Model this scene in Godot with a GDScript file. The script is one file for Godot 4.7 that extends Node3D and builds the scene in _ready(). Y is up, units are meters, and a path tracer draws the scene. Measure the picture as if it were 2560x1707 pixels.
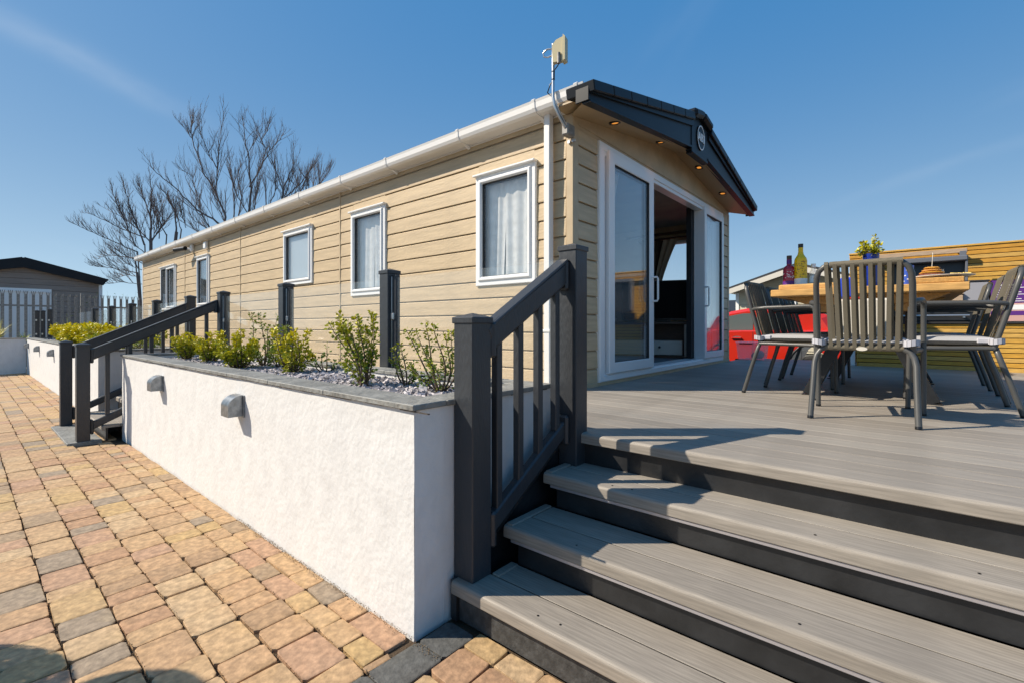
extends Node3D
# A holiday lodge with a raised deck, rendered planters and block paving under a clear spring sky.

const D := 0.65          # deck height
const RISE := 0.1625
var M := {}              # materials
var used := {}           # names taken, per parent
var rng := RandomNumberGenerator.new()

# ---------------------------------------------------------------- mesh builder
class B:
	var v := PackedVector3Array()
	var n := PackedVector3Array()
	var c := PackedColorArray()
	var u := PackedVector2Array()
	var col := Color.WHITE

	func _p(p: Vector3, q: Vector3, k := Vector2.ZERO) -> void:
		v.append(p); n.append(q); c.append(col); u.append(k)

	func tri(p: Vector3, q: Vector3, r: Vector3) -> void:      # counter-clockwise seen from outside
		var m := (q - p).cross(r - p).normalized()
		_p(p, m); _p(r, m); _p(q, m)

	func trin(p: Vector3, q: Vector3, r: Vector3, a: Vector3, b: Vector3, d: Vector3) -> void:
		_p(p, a); _p(r, d); _p(q, b)

	func quad(p: Vector3, q: Vector3, r: Vector3, s: Vector3) -> void:
		var m := (r - p).cross(s - q).normalized()
		_p(p, m, Vector2(0, 1)); _p(r, m, Vector2(1, 0)); _p(q, m, Vector2(1, 1))
		_p(p, m, Vector2(0, 1)); _p(s, m, Vector2(0, 0)); _p(r, m, Vector2(1, 0))

	func quadn(p: Vector3, q: Vector3, r: Vector3, s: Vector3, a: Vector3, b: Vector3, d: Vector3, e: Vector3) -> void:
		_p(p, a); _p(r, d); _p(q, b)
		_p(p, a); _p(s, e); _p(r, d)

	func box(o: Vector3, size: Vector3, bs := Basis.IDENTITY) -> B:
		return bbox(o, size, 0.0, bs)

	func span(lo: Vector3, hi: Vector3, r := 0.0) -> B:
		return bbox((lo + hi) / 2, (hi - lo).abs(), r)

	func bbox(o: Vector3, size: Vector3, r := 0.0, bs := Basis.IDENTITY) -> B:   # a box whose edges are chamfered by r
		var h := size / 2
		r = minf(r, minf(h.x, minf(h.y, h.z)) * 0.9)
		for ax in 3:
			var b := (ax + 1) % 3
			var d := (ax + 2) % 3
			for s in [-1.0, 1.0]:
				var f: Array[Vector3] = []
				for k in [[-1, -1], [1, -1], [1, 1], [-1, 1]]:
					var p := Vector3.ZERO
					p[ax] = s * h[ax]; p[b] = k[0] * (h[b] - r); p[d] = k[1] * (h[d] - r)
					f.append(o + bs * p)
				if s > 0: quad(f[0], f[1], f[2], f[3])
				else: quad(f[3], f[2], f[1], f[0])
		if r > 0.0:
			for ax in 3:
				var b := (ax + 1) % 3
				var d := (ax + 2) % 3
				for sb in [-1.0, 1.0]:
					for sd in [-1.0, 1.0]:
						var f: Array[Vector3] = []
						for k in [[-1, 0], [1, 0], [1, 1], [-1, 1]]:
							var p := Vector3.ZERO
							p[ax] = k[0] * (h[ax] - r)
							p[b] = sb * (h[b] - (r if k[1] else 0.0)); p[d] = sd * (h[d] - (0.0 if k[1] else r))
							f.append(o + bs * p)
						if sb * sd > 0: quad(f[0], f[1], f[2], f[3])
						else: quad(f[3], f[2], f[1], f[0])
			for sx in [-1.0, 1.0]:
				for sy in [-1.0, 1.0]:
					for sz in [-1.0, 1.0]:
						var a := o + bs * Vector3(sx * h.x, sy * (h.y - r), sz * (h.z - r))
						var e := o + bs * Vector3(sx * (h.x - r), sy * h.y, sz * (h.z - r))
						var g := o + bs * Vector3(sx * (h.x - r), sy * (h.y - r), sz * h.z)
						if sx * sy * sz > 0: tri(a, e, g)
						else: tri(a, g, e)
		return self

	func bar(p: Vector3, q: Vector3, w: float, h: float, r := 0.0, up := Vector3.UP) -> B:   # a box from p to q, w across and h in the direction of up
		var z := (q - p).normalized()
		var x := up.cross(z).normalized()
		if x.length() < 0.5: x = Vector3.RIGHT.cross(z).normalized()
		return bbox((p + q) / 2, Vector3(w, h, p.distance_to(q)), r, Basis(x, z.cross(x), z))

	func tube(pts: Array, rad, sides := 10, cap := true) -> B:
		var rings := []
		var t0: Vector3 = (pts[1] - pts[0]).normalized()
		var x: Vector3 = t0.cross(Vector3.UP if absf(t0.y) < 0.9 else Vector3.RIGHT).normalized()
		for i in pts.size():
			var t: Vector3 = (pts[mini(i + 1, pts.size() - 1)] - pts[maxi(i - 1, 0)]).normalized()
			x = (x - t * x.dot(t)).normalized()
			var y := t.cross(x)
			var ra: float = rad[i] if rad is Array else rad
			var ring := []
			for k in sides:
				var a := TAU * k / sides
				var m := x * cos(a) + y * sin(a)
				ring.append([pts[i] + m * ra, m])
			rings.append(ring)
		for i in pts.size() - 1:
			for k in sides:
				var a = rings[i][k]; var b = rings[i][(k + 1) % sides]; var d = rings[i + 1][(k + 1) % sides]; var e = rings[i + 1][k]
				quadn(a[0], b[0], d[0], e[0], a[1], b[1], d[1], e[1])
		if cap:
			for k in range(1, sides - 1):
				tri(rings[0][0][0], rings[0][k + 1][0], rings[0][k][0])
				var l = rings[-1]
				tri(l[0][0], l[k][0], l[k + 1][0])
		return self

	func lathe(prof: Array, seg := 24, xf := Transform3D.IDENTITY) -> B:   # profile of (radius, height), upwards
		for i in prof.size() - 1:
			var p: Vector2 = prof[i]; var q: Vector2 = prof[i + 1]
			var d := q - p
			var m := Vector2(d.y, -d.x).normalized()
			for k in seg:
				var a := TAU * k / seg; var b := TAU * (k + 1) / seg
				var f := func(r: Vector2, t: float): return xf * Vector3(r.x * cos(t), r.y, -r.x * sin(t))
				var g := func(t: float): return xf.basis * Vector3(m.x * cos(t), m.y, -m.x * sin(t))
				quadn(f.call(p, a), f.call(p, b), f.call(q, b), f.call(q, a), g.call(a), g.call(b), g.call(b), g.call(a))
		return self

	func prism(poly: PackedVector2Array, h: float, xf := Transform3D.IDENTITY) -> B:   # polygon, counter-clockwise from +z, pushed out from z 0 to h
		var k := poly.size()
		for i in k:
			var p := poly[i]; var q := poly[(i + 1) % k]
			quad(xf * Vector3(p.x, p.y, 0), xf * Vector3(q.x, q.y, 0), xf * Vector3(q.x, q.y, h), xf * Vector3(p.x, p.y, h))
		var t := Geometry2D.triangulate_polygon(poly)
		for i in range(0, t.size(), 3):
			var p := poly[t[i]]; var q := poly[t[i + 1]]; var r := poly[t[i + 2]]
			if (q - p).cross(r - p) < 0:
				var s := q; q = r; r = s
			tri(xf * Vector3(p.x, p.y, h), xf * Vector3(q.x, q.y, h), xf * Vector3(r.x, r.y, h))
			tri(xf * Vector3(p.x, p.y, 0), xf * Vector3(r.x, r.y, 0), xf * Vector3(q.x, q.y, 0))
		return self

	func loft(polys: Array, zs: Array, xf := Transform3D.IDENTITY) -> B:    # same-sized polygons at rising z
		var k: int = polys[0].size()
		for j in polys.size() - 1:
			for i in k:
				var p: Vector2 = polys[j][i]; var q: Vector2 = polys[j][(i + 1) % k]; var r: Vector2 = polys[j + 1][(i + 1) % k]; var s: Vector2 = polys[j + 1][i]
				quad(xf * Vector3(p.x, p.y, zs[j]), xf * Vector3(q.x, q.y, zs[j]), xf * Vector3(r.x, r.y, zs[j + 1]), xf * Vector3(s.x, s.y, zs[j + 1]))
		for e in [0, polys.size() - 1]:
			var t := Geometry2D.triangulate_polygon(PackedVector2Array(polys[e]))
			for i in range(0, t.size(), 3):
				var p: Vector2 = polys[e][t[i]]; var q: Vector2 = polys[e][t[i + 1]]; var r: Vector2 = polys[e][t[i + 2]]
				if ((q - p).cross(r - p) < 0) == (e > 0):
					var s := q; q = r; r = s
				tri(xf * Vector3(p.x, p.y, zs[e]), xf * Vector3(q.x, q.y, zs[e]), xf * Vector3(r.x, r.y, zs[e]))
		return self

	func ring(a: Rect2, w: float, z0: float, z1: float, xf: Transform3D, ch := 0.004, wb := -1.0) -> B:   # a rectangular frame of bar width w (bottom bar wb), chamfered inside and out
		if wb < 0.0: wb = w
		var o := func(i: float): return [a.position + Vector2(i, i), Vector2(a.end.x - i, a.position.y + i), a.end - Vector2(i, i), Vector2(a.position.x + i, a.end.y - i)]
		var inn := func(i: float): return [a.position + Vector2(w + i, wb + i), Vector2(a.end.x - w - i, a.position.y + wb + i), a.end - Vector2(w + i, w + i), Vector2(a.position.x + w + i, a.end.y - w - i)]
		var L := [[o.call(0.0), z0], [o.call(0.0), z1 - ch], [o.call(ch), z1], [inn.call(-ch), z1], [inn.call(0.0), z1 - ch], [inn.call(0.0), z0]]
		for j in 5:
			for i in 4:
				var p: Vector2 = L[j][0][i]; var q: Vector2 = L[j][0][(i + 1) % 4]; var r: Vector2 = L[j + 1][0][(i + 1) % 4]; var s: Vector2 = L[j + 1][0][i]
				quad(xf * Vector3(p.x, p.y, L[j][1]), xf * Vector3(q.x, q.y, L[j][1]), xf * Vector3(r.x, r.y, L[j + 1][1]), xf * Vector3(s.x, s.y, L[j + 1][1]))
		return self

	func ribbon(pts: Array, across: Vector3, w: float, th: float) -> B:    # a flat strap along pts
		var h := across.normalized() * w / 2
		for i in pts.size() - 1:
			var t: Vector3 = (pts[i + 1] - pts[i]).normalized()
			var m := h.cross(t).normalized() * th / 2
			var p: Vector3 = pts[i]; var q: Vector3 = pts[i + 1]
			quad(p - h - m, q - h - m, q + h - m, p + h - m)
			quad(p - h + m, p + h + m, q + h + m, q - h + m)
			quad(p + h - m, q + h - m, q + h + m, p + h + m)
			quad(p - h - m, p - h + m, q - h + m, q - h - m)
		return self

	func mesh() -> ArrayMesh:
		var a := []
		a.resize(Mesh.ARRAY_MAX)
		a[Mesh.ARRAY_VERTEX] = v; a[Mesh.ARRAY_NORMAL] = n; a[Mesh.ARRAY_COLOR] = c; a[Mesh.ARRAY_TEX_UV] = u
		var m := ArrayMesh.new()
		m.add_surface_from_arrays(Mesh.PRIMITIVE_TRIANGLES, a)
		return m

# ---------------------------------------------------------------- naming and tagging
func numbered(parent: Node, called: String) -> String:
	var k := "%d/%s" % [parent.get_instance_id(), called]
	var i: int = used.get(k, 0)
	used[k] = i + 1
	return called if i == 0 else "%s_%03d" % [called, i]

func tag(o: Node, label := "", category := "", group := "", kind := "") -> Node:
	if label: o.set_meta("label", label)
	if category: o.set_meta("category", category)
	if group: o.set_meta("group", group)
	if kind: o.set_meta("kind", kind)
	return o

func thing(called: String, label: String, category: String, at := Vector3.ZERO, turn := 0.0, group := "") -> Node3D:
	var o := Node3D.new()
	o.name = numbered(self, called)
	add_child(o)
	o.position = at
	o.rotation.y = turn
	tag(o, label, category, group)
	return o

func part(parent: Node, called: String, b, m: Material, at := Vector3.ZERO) -> MeshInstance3D:
	var o := MeshInstance3D.new()
	o.name = numbered(parent, called)
	o.mesh = b.mesh() if b is B else b
	o.material_override = m
	parent.add_child(o)
	o.position = at
	return o

func copy(src: Node3D, at: Vector3, turn: float, label: String) -> Node3D:
	var o: Node3D = src.duplicate()
	o.name = numbered(self, String(src.name).rstrip("0123456789").rstrip("_"))
	add_child(o)
	o.position = at
	o.rotation.y = turn
	o.set_meta("label", label)
	return o

# ---------------------------------------------------------------- materials
func tex(freq: float, lo: float, hi: float, octaves := 4, seed_ := 1, size := 256, kind := FastNoiseLite.TYPE_SIMPLEX_SMOOTH) -> NoiseTexture2D:
	var f := FastNoiseLite.new()
	f.noise_type = kind
	f.frequency = freq
	f.fractal_octaves = octaves
	f.seed = seed_
	var t := NoiseTexture2D.new()
	t.width = size; t.height = size
	t.seamless = true
	t.noise = f
	var g := Gradient.new()
	g.set_color(0, Color(lo, lo, lo)); g.set_color(1, Color(hi, hi, hi))
	t.color_ramp = g
	return t

func bump(freq: float, strength: float, octaves := 4, seed_ := 1, size := 256) -> NoiseTexture2D:
	var t := tex(freq, 0, 1, octaves, seed_, size)
	t.color_ramp = null
	t.as_normal_map = true
	t.bump_strength = strength
	return t

func mat(r: float, g: float, b: float, rough := 0.6, t: Texture2D = null, scale := Vector3.ONE, nm: Texture2D = null, nscale := 1.0, metal := 0.0) -> StandardMaterial3D:
	var m := StandardMaterial3D.new()
	m.albedo_color = Color(r, g, b).linear_to_srgb()
	m.roughness = rough
	m.metallic = metal
	m.cull_mode = BaseMaterial3D.CULL_DISABLED
	if t or nm:
		m.uv1_triplanar = true
		m.uv1_world_triplanar = true
		m.uv1_triplanar_sharpness = 4.0
		m.uv1_scale = scale
		m.albedo_texture = t
		if nm:
			m.normal_enabled = true
			m.normal_texture = nm
			m.normal_scale = nscale
	return m

func vcol(m: StandardMaterial3D) -> StandardMaterial3D:
	m.vertex_color_use_as_albedo = true
	return m

func glass(r: float, g: float, b: float, a: float) -> StandardMaterial3D:
	var m := mat(r, g, b, 0.02)
	m.albedo_color.a = a
	m.transparency = BaseMaterial3D.TRANSPARENCY_ALPHA
	return m

func materials() -> void:
	var streak := tex(0.02, 0.78, 1.0, 5, 3)
	var blotch := tex(0.02, 0.74, 1.0, 5, 5)
	var fine := tex(0.09, 0.78, 1.0, 4, 7)
	var soft := tex(0.008, 0.9, 1.0, 4, 9)
	var dgrain := tex(0.025, 0.80, 1.0, 6, 33)
	var dirt := tex(0.015, 0.66, 1.0, 5, 21)
	var n_fine := bump(0.10, 3.0, 4, 11)
	var n_grain := bump(0.03, 5.0, 5, 13)
	var n_render := bump(0.05, 7.0, 4, 15)
	var n_stone := bump(0.04, 6.0, 5, 17)
	M.white_pvc = mat(0.80, 0.80, 0.79, 0.3)
	M.gutter = mat(0.77, 0.755, 0.73, 0.32)
	M.plank = mat(0.555, 0.425, 0.262, 0.55, soft, Vector3(0.5, 2.0, 0.5), n_grain, 0.35)
	M.plank.uv1_scale = Vector3(0.9, 7.0, 0.9)
	M.planks = [M.plank]
	for k in [[0.565, 0.435, 0.27], [0.55, 0.42, 0.255], [0.56, 0.43, 0.266]]:
		M.planks.append(mat(k[0], k[1], k[2], 0.55, soft, Vector3(0.9, 7.0, 0.9), n_grain, 0.35))
	M.tan = mat(0.53, 0.405, 0.25, 0.5, soft, Vector3.ONE * 2.0)
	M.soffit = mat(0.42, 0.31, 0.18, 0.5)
	M.charcoal = mat(0.036, 0.040, 0.046, 0.42, soft, Vector3(3, 0.6, 3), n_fine, 0.12)
	M.fascia = mat(0.008, 0.011, 0.016, 0.42, soft, Vector3.ONE)
	M.fascia.metallic_specular = 0.35
	M.roof = mat(0.03, 0.033, 0.04, 0.6, fine, Vector3.ONE * 2)
	M.render = mat(0.70, 0.697, 0.687, 0.85, tex(0.012, 0.95, 1.0, 6, 31), Vector3(0.8, 0.8, 0.8), n_render, 0.12)
	M.render.uv1_scale = Vector3(2.2, 1.7, 2.2)
	M.coping = mat(0.27, 0.272, 0.255, 0.6, blotch, Vector3.ONE * 0.9, n_fine, 0.4)
	M.deck = []
	for k in [[0.348, 0.310, 0.262], [0.312, 0.277, 0.233], [0.382, 0.343, 0.29], [0.33, 0.292, 0.245]]:
		M.deck.append(mat(k[0], k[1], k[2], 0.62, dgrain, Vector3(0.7, 14.0, 14.0), n_grain, 0.10))
	M.riser = mat(0.028, 0.029, 0.031, 0.38, dirt, Vector3(1.1, 1.1, 1.1), n_fine, 0.08)
	M.riser_low = mat(0.07, 0.072, 0.072, 0.6, dirt, Vector3(5, 5, 5), n_stone, 0.3)
	M.lip = mat(0.50, 0.48, 0.50, 0.35, null, Vector3.ONE, null, 1.0, 0.6)
	M.paver = []
	for k in [[0.575, 0.375, 0.20], [0.595, 0.405, 0.225], [0.56, 0.355, 0.195], [0.57, 0.385, 0.19], [0.54, 0.35, 0.19], [0.42, 0.295, 0.18], [0.53, 0.325, 0.20], [0.37, 0.285, 0.20], [0.50, 0.30, 0.17], [0.46, 0.295, 0.165], [0.60, 0.42, 0.24], [0.57, 0.385, 0.175], [0.585, 0.39, 0.21], [0.565, 0.37, 0.20]]:
		M.paver.append(vcol(mat(k[0], k[1], k[2], 0.8, blotch, Vector3.ONE * 4.6, n_stone, 0.22)))
	M.paver_any = vcol(mat(1, 1, 1, 0.8, blotch, Vector3.ONE * 4.6, n_stone, 0.2))
	M.paver_grey = vcol(mat(0.125, 0.125, 0.118, 0.8, blotch, Vector3.ONE * 4.6, n_stone, 0.3))
	M.sand = mat(0.085, 0.055, 0.03, 0.95, fine, Vector3.ONE * 6, n_stone, 0.8)
	M.tarmac = mat(0.10, 0.10, 0.09, 0.9, fine, Vector3.ONE * 2, n_fine, 0.5)
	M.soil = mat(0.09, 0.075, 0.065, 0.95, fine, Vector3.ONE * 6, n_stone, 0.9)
	M.chip = vcol(mat(1, 1, 1, 0.7, fine, Vector3.ONE * 8))
	M.leaf = vcol(mat(1, 1, 1, 0.5))
	M.leaf.backlight_enabled = true
	M.leaf.backlight = Color(0.55, 0.55, 0.12)
	M.stem = mat(0.10, 0.07, 0.045, 0.8)
	M.bark = mat(0.22, 0.165, 0.145, 0.85, fine, Vector3.ONE * 3)
	M.pane = glass(0.75, 0.85, 0.85, 0.035)
	M.pane.metallic_specular = 0.33
	M.window_pane = glass(0.55, 0.65, 0.7, 0.03)
	M.window_pane.metallic_specular = 0.9
	M.frosted = mat(0.50, 0.55, 0.57, 0.35)
	M.seal = mat(0.02, 0.02, 0.022, 0.5)
	M.net = mat(0.84, 0.85, 0.83, 0.8, soft, Vector3.ONE * 4)
	M.net.backlight_enabled = true
	M.net.backlight = Color(0.4, 0.4, 0.4)
	M.curtain = [mat(0.26, 0.20, 0.14, 0.9), mat(0.08, 0.055, 0.04, 0.9), mat(0.5, 0.42, 0.31, 0.9)]
	M.room = mat(0.40, 0.34, 0.27, 0.8, soft, Vector3.ONE)
	M.carpet = mat(0.22, 0.23, 0.24, 0.95, fine, Vector3.ONE * 8)
	M.black = mat(0.008, 0.008, 0.009, 0.3)
	M.screen = mat(0.006, 0.006, 0.007, 0.5)
	M.screen.metallic_specular = 0.2
	M.walnut = mat(0.10, 0.055, 0.035, 0.5, streak, Vector3(1, 8, 8))
	M.cream = mat(0.62, 0.58, 0.5, 0.5)
	M.aerial = mat(0.56, 0.49, 0.30, 0.5)
	M.steel = mat(0.62, 0.63, 0.64, 0.3, soft, Vector3.ONE * 3, null, 1.0, 0.9)
	M.galv = mat(0.33, 0.32, 0.30, 0.6, blotch, Vector3.ONE * 3, null, 1.0, 0.3)
	M.wall_lamp = mat(0.34, 0.37, 0.40, 0.34, blotch, Vector3.ONE * 4, null, 1.0, 0.75)
	M.tube = mat(0.08, 0.08, 0.077, 0.38, soft, Vector3.ONE * 2)
	M.strap = mat(0.185, 0.160, 0.113, 0.85, fine, Vector3(30, 12, 30), n_fine, 0.4)
	M.cushion = mat(0.45, 0.45, 0.46, 0.9, fine, Vector3.ONE * 20, n_fine, 0.3)
	M.tie = mat(0.44, 0.44, 0.48, 0.9)
	M.table = []
	for k in [[0.64, 0.35, 0.10], [0.70, 0.40, 0.125], [0.58, 0.31, 0.085]]:
		M.table.append(mat(k[0], k[1], k[2], 0.45, streak, Vector3(8, 8, 1.2)))
	M.table_end = mat(0.74, 0.42, 0.135, 0.45, streak, Vector3(1.2, 9, 9))
	M.slat = []
	for k in [[0.70, 0.37, 0.045], [0.74, 0.425, 0.075], [0.68, 0.34, 0.04], [0.72, 0.43, 0.10], [0.70, 0.39, 0.065]]:
		M.slat.append(mat(k[0], k[1], k[2], 0.6, streak, Vector3(1.1, 12, 12)))
	M.slat_pale = mat(0.55, 0.40, 0.27, 0.6, streak, Vector3(1.1, 12, 12))
	M.bbq = mat(0.022, 0.023, 0.026, 0.35, soft, Vector3.ONE * 2)
	M.bbq_grey = mat(0.13, 0.14, 0.165, 0.4)
	M.box_grey = mat(0.30, 0.30, 0.33, 0.6)
	M.counter = mat(0.03, 0.028, 0.028, 0.4)
	M.purple = mat(0.10, 0.02, 0.20, 0.5)
	M.pink = mat(0.58, 0.34, 0.30, 0.6)
	M.white = mat(0.80, 0.80, 0.79, 0.5)
	M.red_car = mat(0.56, 0.022, 0.008, 0.3)
	M.red_car.clearcoat_enabled = true
	M.red_car.clearcoat = 1.0
	M.red_car.clearcoat_roughness = 0.05
	M.car_glass = mat(0.11, 0.14, 0.14, 0.05)
	M.tyre = mat(0.02, 0.02, 0.02, 0.85)
	M.alloy = mat(0.55, 0.55, 0.56, 0.3, null, Vector3.ONE, null, 1.0, 0.8)
	M.tub = glass(0.80, 0.76, 0.85, 0.30)
	M.tub.roughness = 0.2
	M.far_tan = mat(0.30, 0.245, 0.21, 0.7, soft, Vector3(0.5, 4, 0.5))
	M.far_cream = mat(0.62, 0.55, 0.40, 0.7, soft, Vector3(0.5, 4, 0.5))
	M.ceramic = mat(0.82, 0.82, 0.80, 0.2)
	M.blue_pot = mat(0.010, 0.03, 0.26, 0.12)
	M.burger = [mat(0.20, 0.05, 0.02, 0.6, fine, Vector3.ONE * 30, n_stone, 1.0), mat(0.70, 0.32, 0.03, 0.5, fine, Vector3.ONE * 30), mat(0.62, 0.27, 0.05, 0.6, fine, Vector3.ONE * 30, n_stone, 1.0)]
	M.chip_food = mat(0.72, 0.52, 0.16, 0.6)
	M.amber = mat(0.7, 0.42, 0.12, 0.4)
	M.amber.emission_enabled = true
	M.amber.emission = Color(1.0, 0.62, 0.22)
	M.amber.emission_energy_multiplier = 0.55

# ---------------------------------------------------------------- helpers in the lodge's axes
func side(x: float, z: float) -> Transform3D:      # wall that faces +z: local x along +x, z outwards
	return Transform3D(Basis.IDENTITY, Vector3(x, 0, z))

func front(x: float, z: float) -> Transform3D:     # wall that faces +x: local x along -z, z outwards
	return Transform3D(Basis(Vector3(0, 0, -1), Vector3.UP, Vector3(1, 0, 0)), Vector3(x, 0, z))

func sky_texture() -> ImageTexture:
	var w := 1024
	var h := 512
	var d := PackedFloat32Array()
	d.resize(w * h * 3)
	var sun := Vector3(-0.582, 0.643, 0.498).normalized()
	var f := FastNoiseLite.new()
	f.seed = 4; f.frequency = 1.0; f.fractal_octaves = 4
	var zen := Vector3(0.014, 0.146, 0.372)
	var hor := Vector3(0.44, 0.595, 0.685)
	var i := 0
	for y in h:
		var el := (0.5 - (y + 0.5) / h) * PI
		for x in w:
			var az := (x + 0.5) / w * TAU
			var p := Vector3(sin(az) * cos(el), sin(el), -cos(az) * cos(el))
			var t := exp(-maxf(el, 0.0) / 0.21)
			var c := zen.lerp(hor, t)
			var a := acos(clampf(p.dot(sun), -1, 1))
			c += Vector3(0.98, 1.0, 0.92) * 0.30 * exp(-a / 0.42)
			if el > 0.02:                                   # thin high wisps, drawn out along one wind direction
				var q := Vector2(p.x, p.z) / (p.y + 0.12)
				var r := Vector2(q.x * 0.78 + q.y * 0.62, q.y * 0.78 - q.x * 0.62)
				var wv := f.get_noise_2d(r.x * 0.16 + 3.0, r.y * 0.8) * 0.7 + f.get_noise_2d(r.x * 0.5, r.y * 2.6 + 9.0) * 0.3
				var amt := smoothstep(0.25, 0.75, wv) * 0.14
				var k := q - Vector2(-1.80, -0.19)                      # one longer feathery streak
				var along := k.dot(Vector2(0.382, 0.924)); var across := k.dot(Vector2(-0.924, 0.382)) + 0.05 * f.get_noise_2d(along * 1.5, 4.0)
				amt += 0.15 * exp(-pow(across / (0.06 + 0.03 * absf(along)), 2.0)) * exp(-pow(along / 0.38, 2.0)) * (0.75 + 0.5 * f.get_noise_2d(along * 3.0, across * 16.0))
				c = c.lerp(Vector3(0.66, 0.70, 0.74), clampf(amt, 0.0, 0.5) * smoothstep(0.02, 0.2, el))
			d[i] = c.x; d[i + 1] = c.y; d[i + 2] = c.z
			i += 3
	return ImageTexture.create_from_image(Image.create_from_data(w, h, false, Image.FORMAT_RGBF, d.to_byte_array()))

func _ready() -> void:
	rng.seed = 20
	# camera: level, with the lens shifted a little downwards
	var cam := Camera3D.new()
	cam.name = "camera"
	add_child(cam)
	cam.position = Vector3(0, 1.2, 0)
	cam.rotation.y = deg_to_rad(40.35)
	var near := 0.05
	var tall := near * 1707.0 / 1176.0
	cam.set_frustum(tall, Vector2(0, -38.5 / 1707.0 * tall), near, 600.0)
	cam.current = true
	# sky, exposure, sun
	var env := Environment.new()
	var pano := PanoramaSkyMaterial.new()
	pano.panorama = sky_texture()
	pano.filter = true
	env.sky = Sky.new()
	env.sky.sky_material = pano
	env.background_mode = Environment.BG_SKY
	env.tonemap_mode = Environment.TONE_MAPPER_LINEAR
	env.tonemap_exposure = 1.36
	env.sdfgi_enabled = true
	env.ssao_enabled = true
	env.ssil_enabled = true
	var we := WorldEnvironment.new()
	we.name = "environment"
	we.environment = env
	add_child(we)
	var sun := DirectionalLight3D.new()
	sun.name = "sun"
	add_child(sun)
	sun.look_at_from_position(Vector3.ZERO, Vector3(0.582, -0.643, -0.498))
	sun.light_energy = 1.6
	sun.light_color = Color(1.0, 0.95, 0.875)
	sun.light_angular_distance = 0.5
	sun.shadow_enabled = true
	materials()
	ground()
	paving()
	planters()
	deck()
	front_steps()
	side_steps()
	lodge()
	patio_door()
	room()
	balustrades()
	wall_lamps()
	planting()
	dining()
	kitchen()
	car_and_tub()
	neighbours()
	trees()
	bits()

# ---------------------------------------------------------------- ground and paving
func ground() -> void:
	var g := part(self, "ground", B.new().span(Vector3(-300, -0.25, -300), Vector3(300, -0.045, 300)), M.tarmac)
	tag(g, "", "", "", "structure")

func paver(b: B, x0: float, x1: float, z0: float, z1: float, y: float, r: RandomNumberGenerator, tone := Color.WHITE) -> void:
	# one tumbled block: rounded, uneven outline, worn edge, slightly domed top
	var g := 0.0034
	x0 += g; x1 -= g; z0 += g; z1 -= g
	var k := minf(x1 - x0, z1 - z0) * 0.085
	var o: Array[Vector2] = [Vector2(x0 + k, z0), Vector2(x1 - k, z0), Vector2(x1, z0 + k), Vector2(x1, z1 - k), Vector2(x1 - k, z1), Vector2(x0 + k, z1), Vector2(x0, z1 - k), Vector2(x0, z0 + k)]
	var mid := Vector2((x0 + x1) / 2, (z0 + z1) / 2)
	for i in 8:
		o[i] += Vector2(r.randf_range(-0.004, 0.004), r.randf_range(-0.004, 0.004))
	var tilt := Vector2(r.randf_range(-0.012, 0.012), r.randf_range(-0.012, 0.012))
	var lift := y + r.randf_range(-0.003, 0.003)
	var h := func(p: Vector2, d: float): return Vector3(p.x, lift - d + tilt.dot(p - mid), p.y)
	var inn := 0.0055
	var c2 := []
	for i in 8: c2.append(tone * (Color.WHITE * r.randf_range(0.88, 1.06)).lerp([Color(1.03, 1.0, 0.80), Color(0.80, 0.86, 0.96), Color(0.95, 0.84, 0.78), Color(1.0, 0.92, 0.86)][r.randi() % 4], 0.6 * r.randf() * r.randf()))
	var up := Vector3.UP
	for i in 8:
		var j := (i + 1) % 8
		var a := o[i]; var e := o[j]
		var ai := a + (mid - a).normalized() * inn; var ei := e + (mid - e).normalized() * inn
		var oa := Vector3(a.x - mid.x, 0, a.y - mid.y).normalized(); var oe := Vector3(e.x - mid.x, 0, e.y - mid.y).normalized()
		b.col = tone
		b.quad(h.call(a, 0.05), h.call(a, 0.0045), h.call(e, 0.0045), h.call(e, 0.05))
		var va = h.call(a, 0.0045); var ve = h.call(e, 0.0045); var vai = h.call(ai, 0.001); var vei = h.call(ei, 0.001)
		var ma := (up + oa * 0.5).normalized(); var me := (up + oe * 0.5).normalized()
		b.col = c2[i] * Color(0.96, 0.95, 0.94)
		b.quadn(va, vai, vei, ve, ma, up, up, me)
		b._p(vai, up); b.col = c2[j]; b._p(vei, up); b.col = tone; b._p(h.call(mid, -0.001), up)

func seen(x: float, z: float) -> bool:
	var f := -0.6474 * x - 0.7621 * z
	if f < 0.3: return false
	var px := 1280 + 1176 * (0.7621 * x - 0.6474 * z) / f
	var py := 815 + 1176 * 1.2 / f
	return px > -60 and px < 2600 and py < 1790

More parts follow.
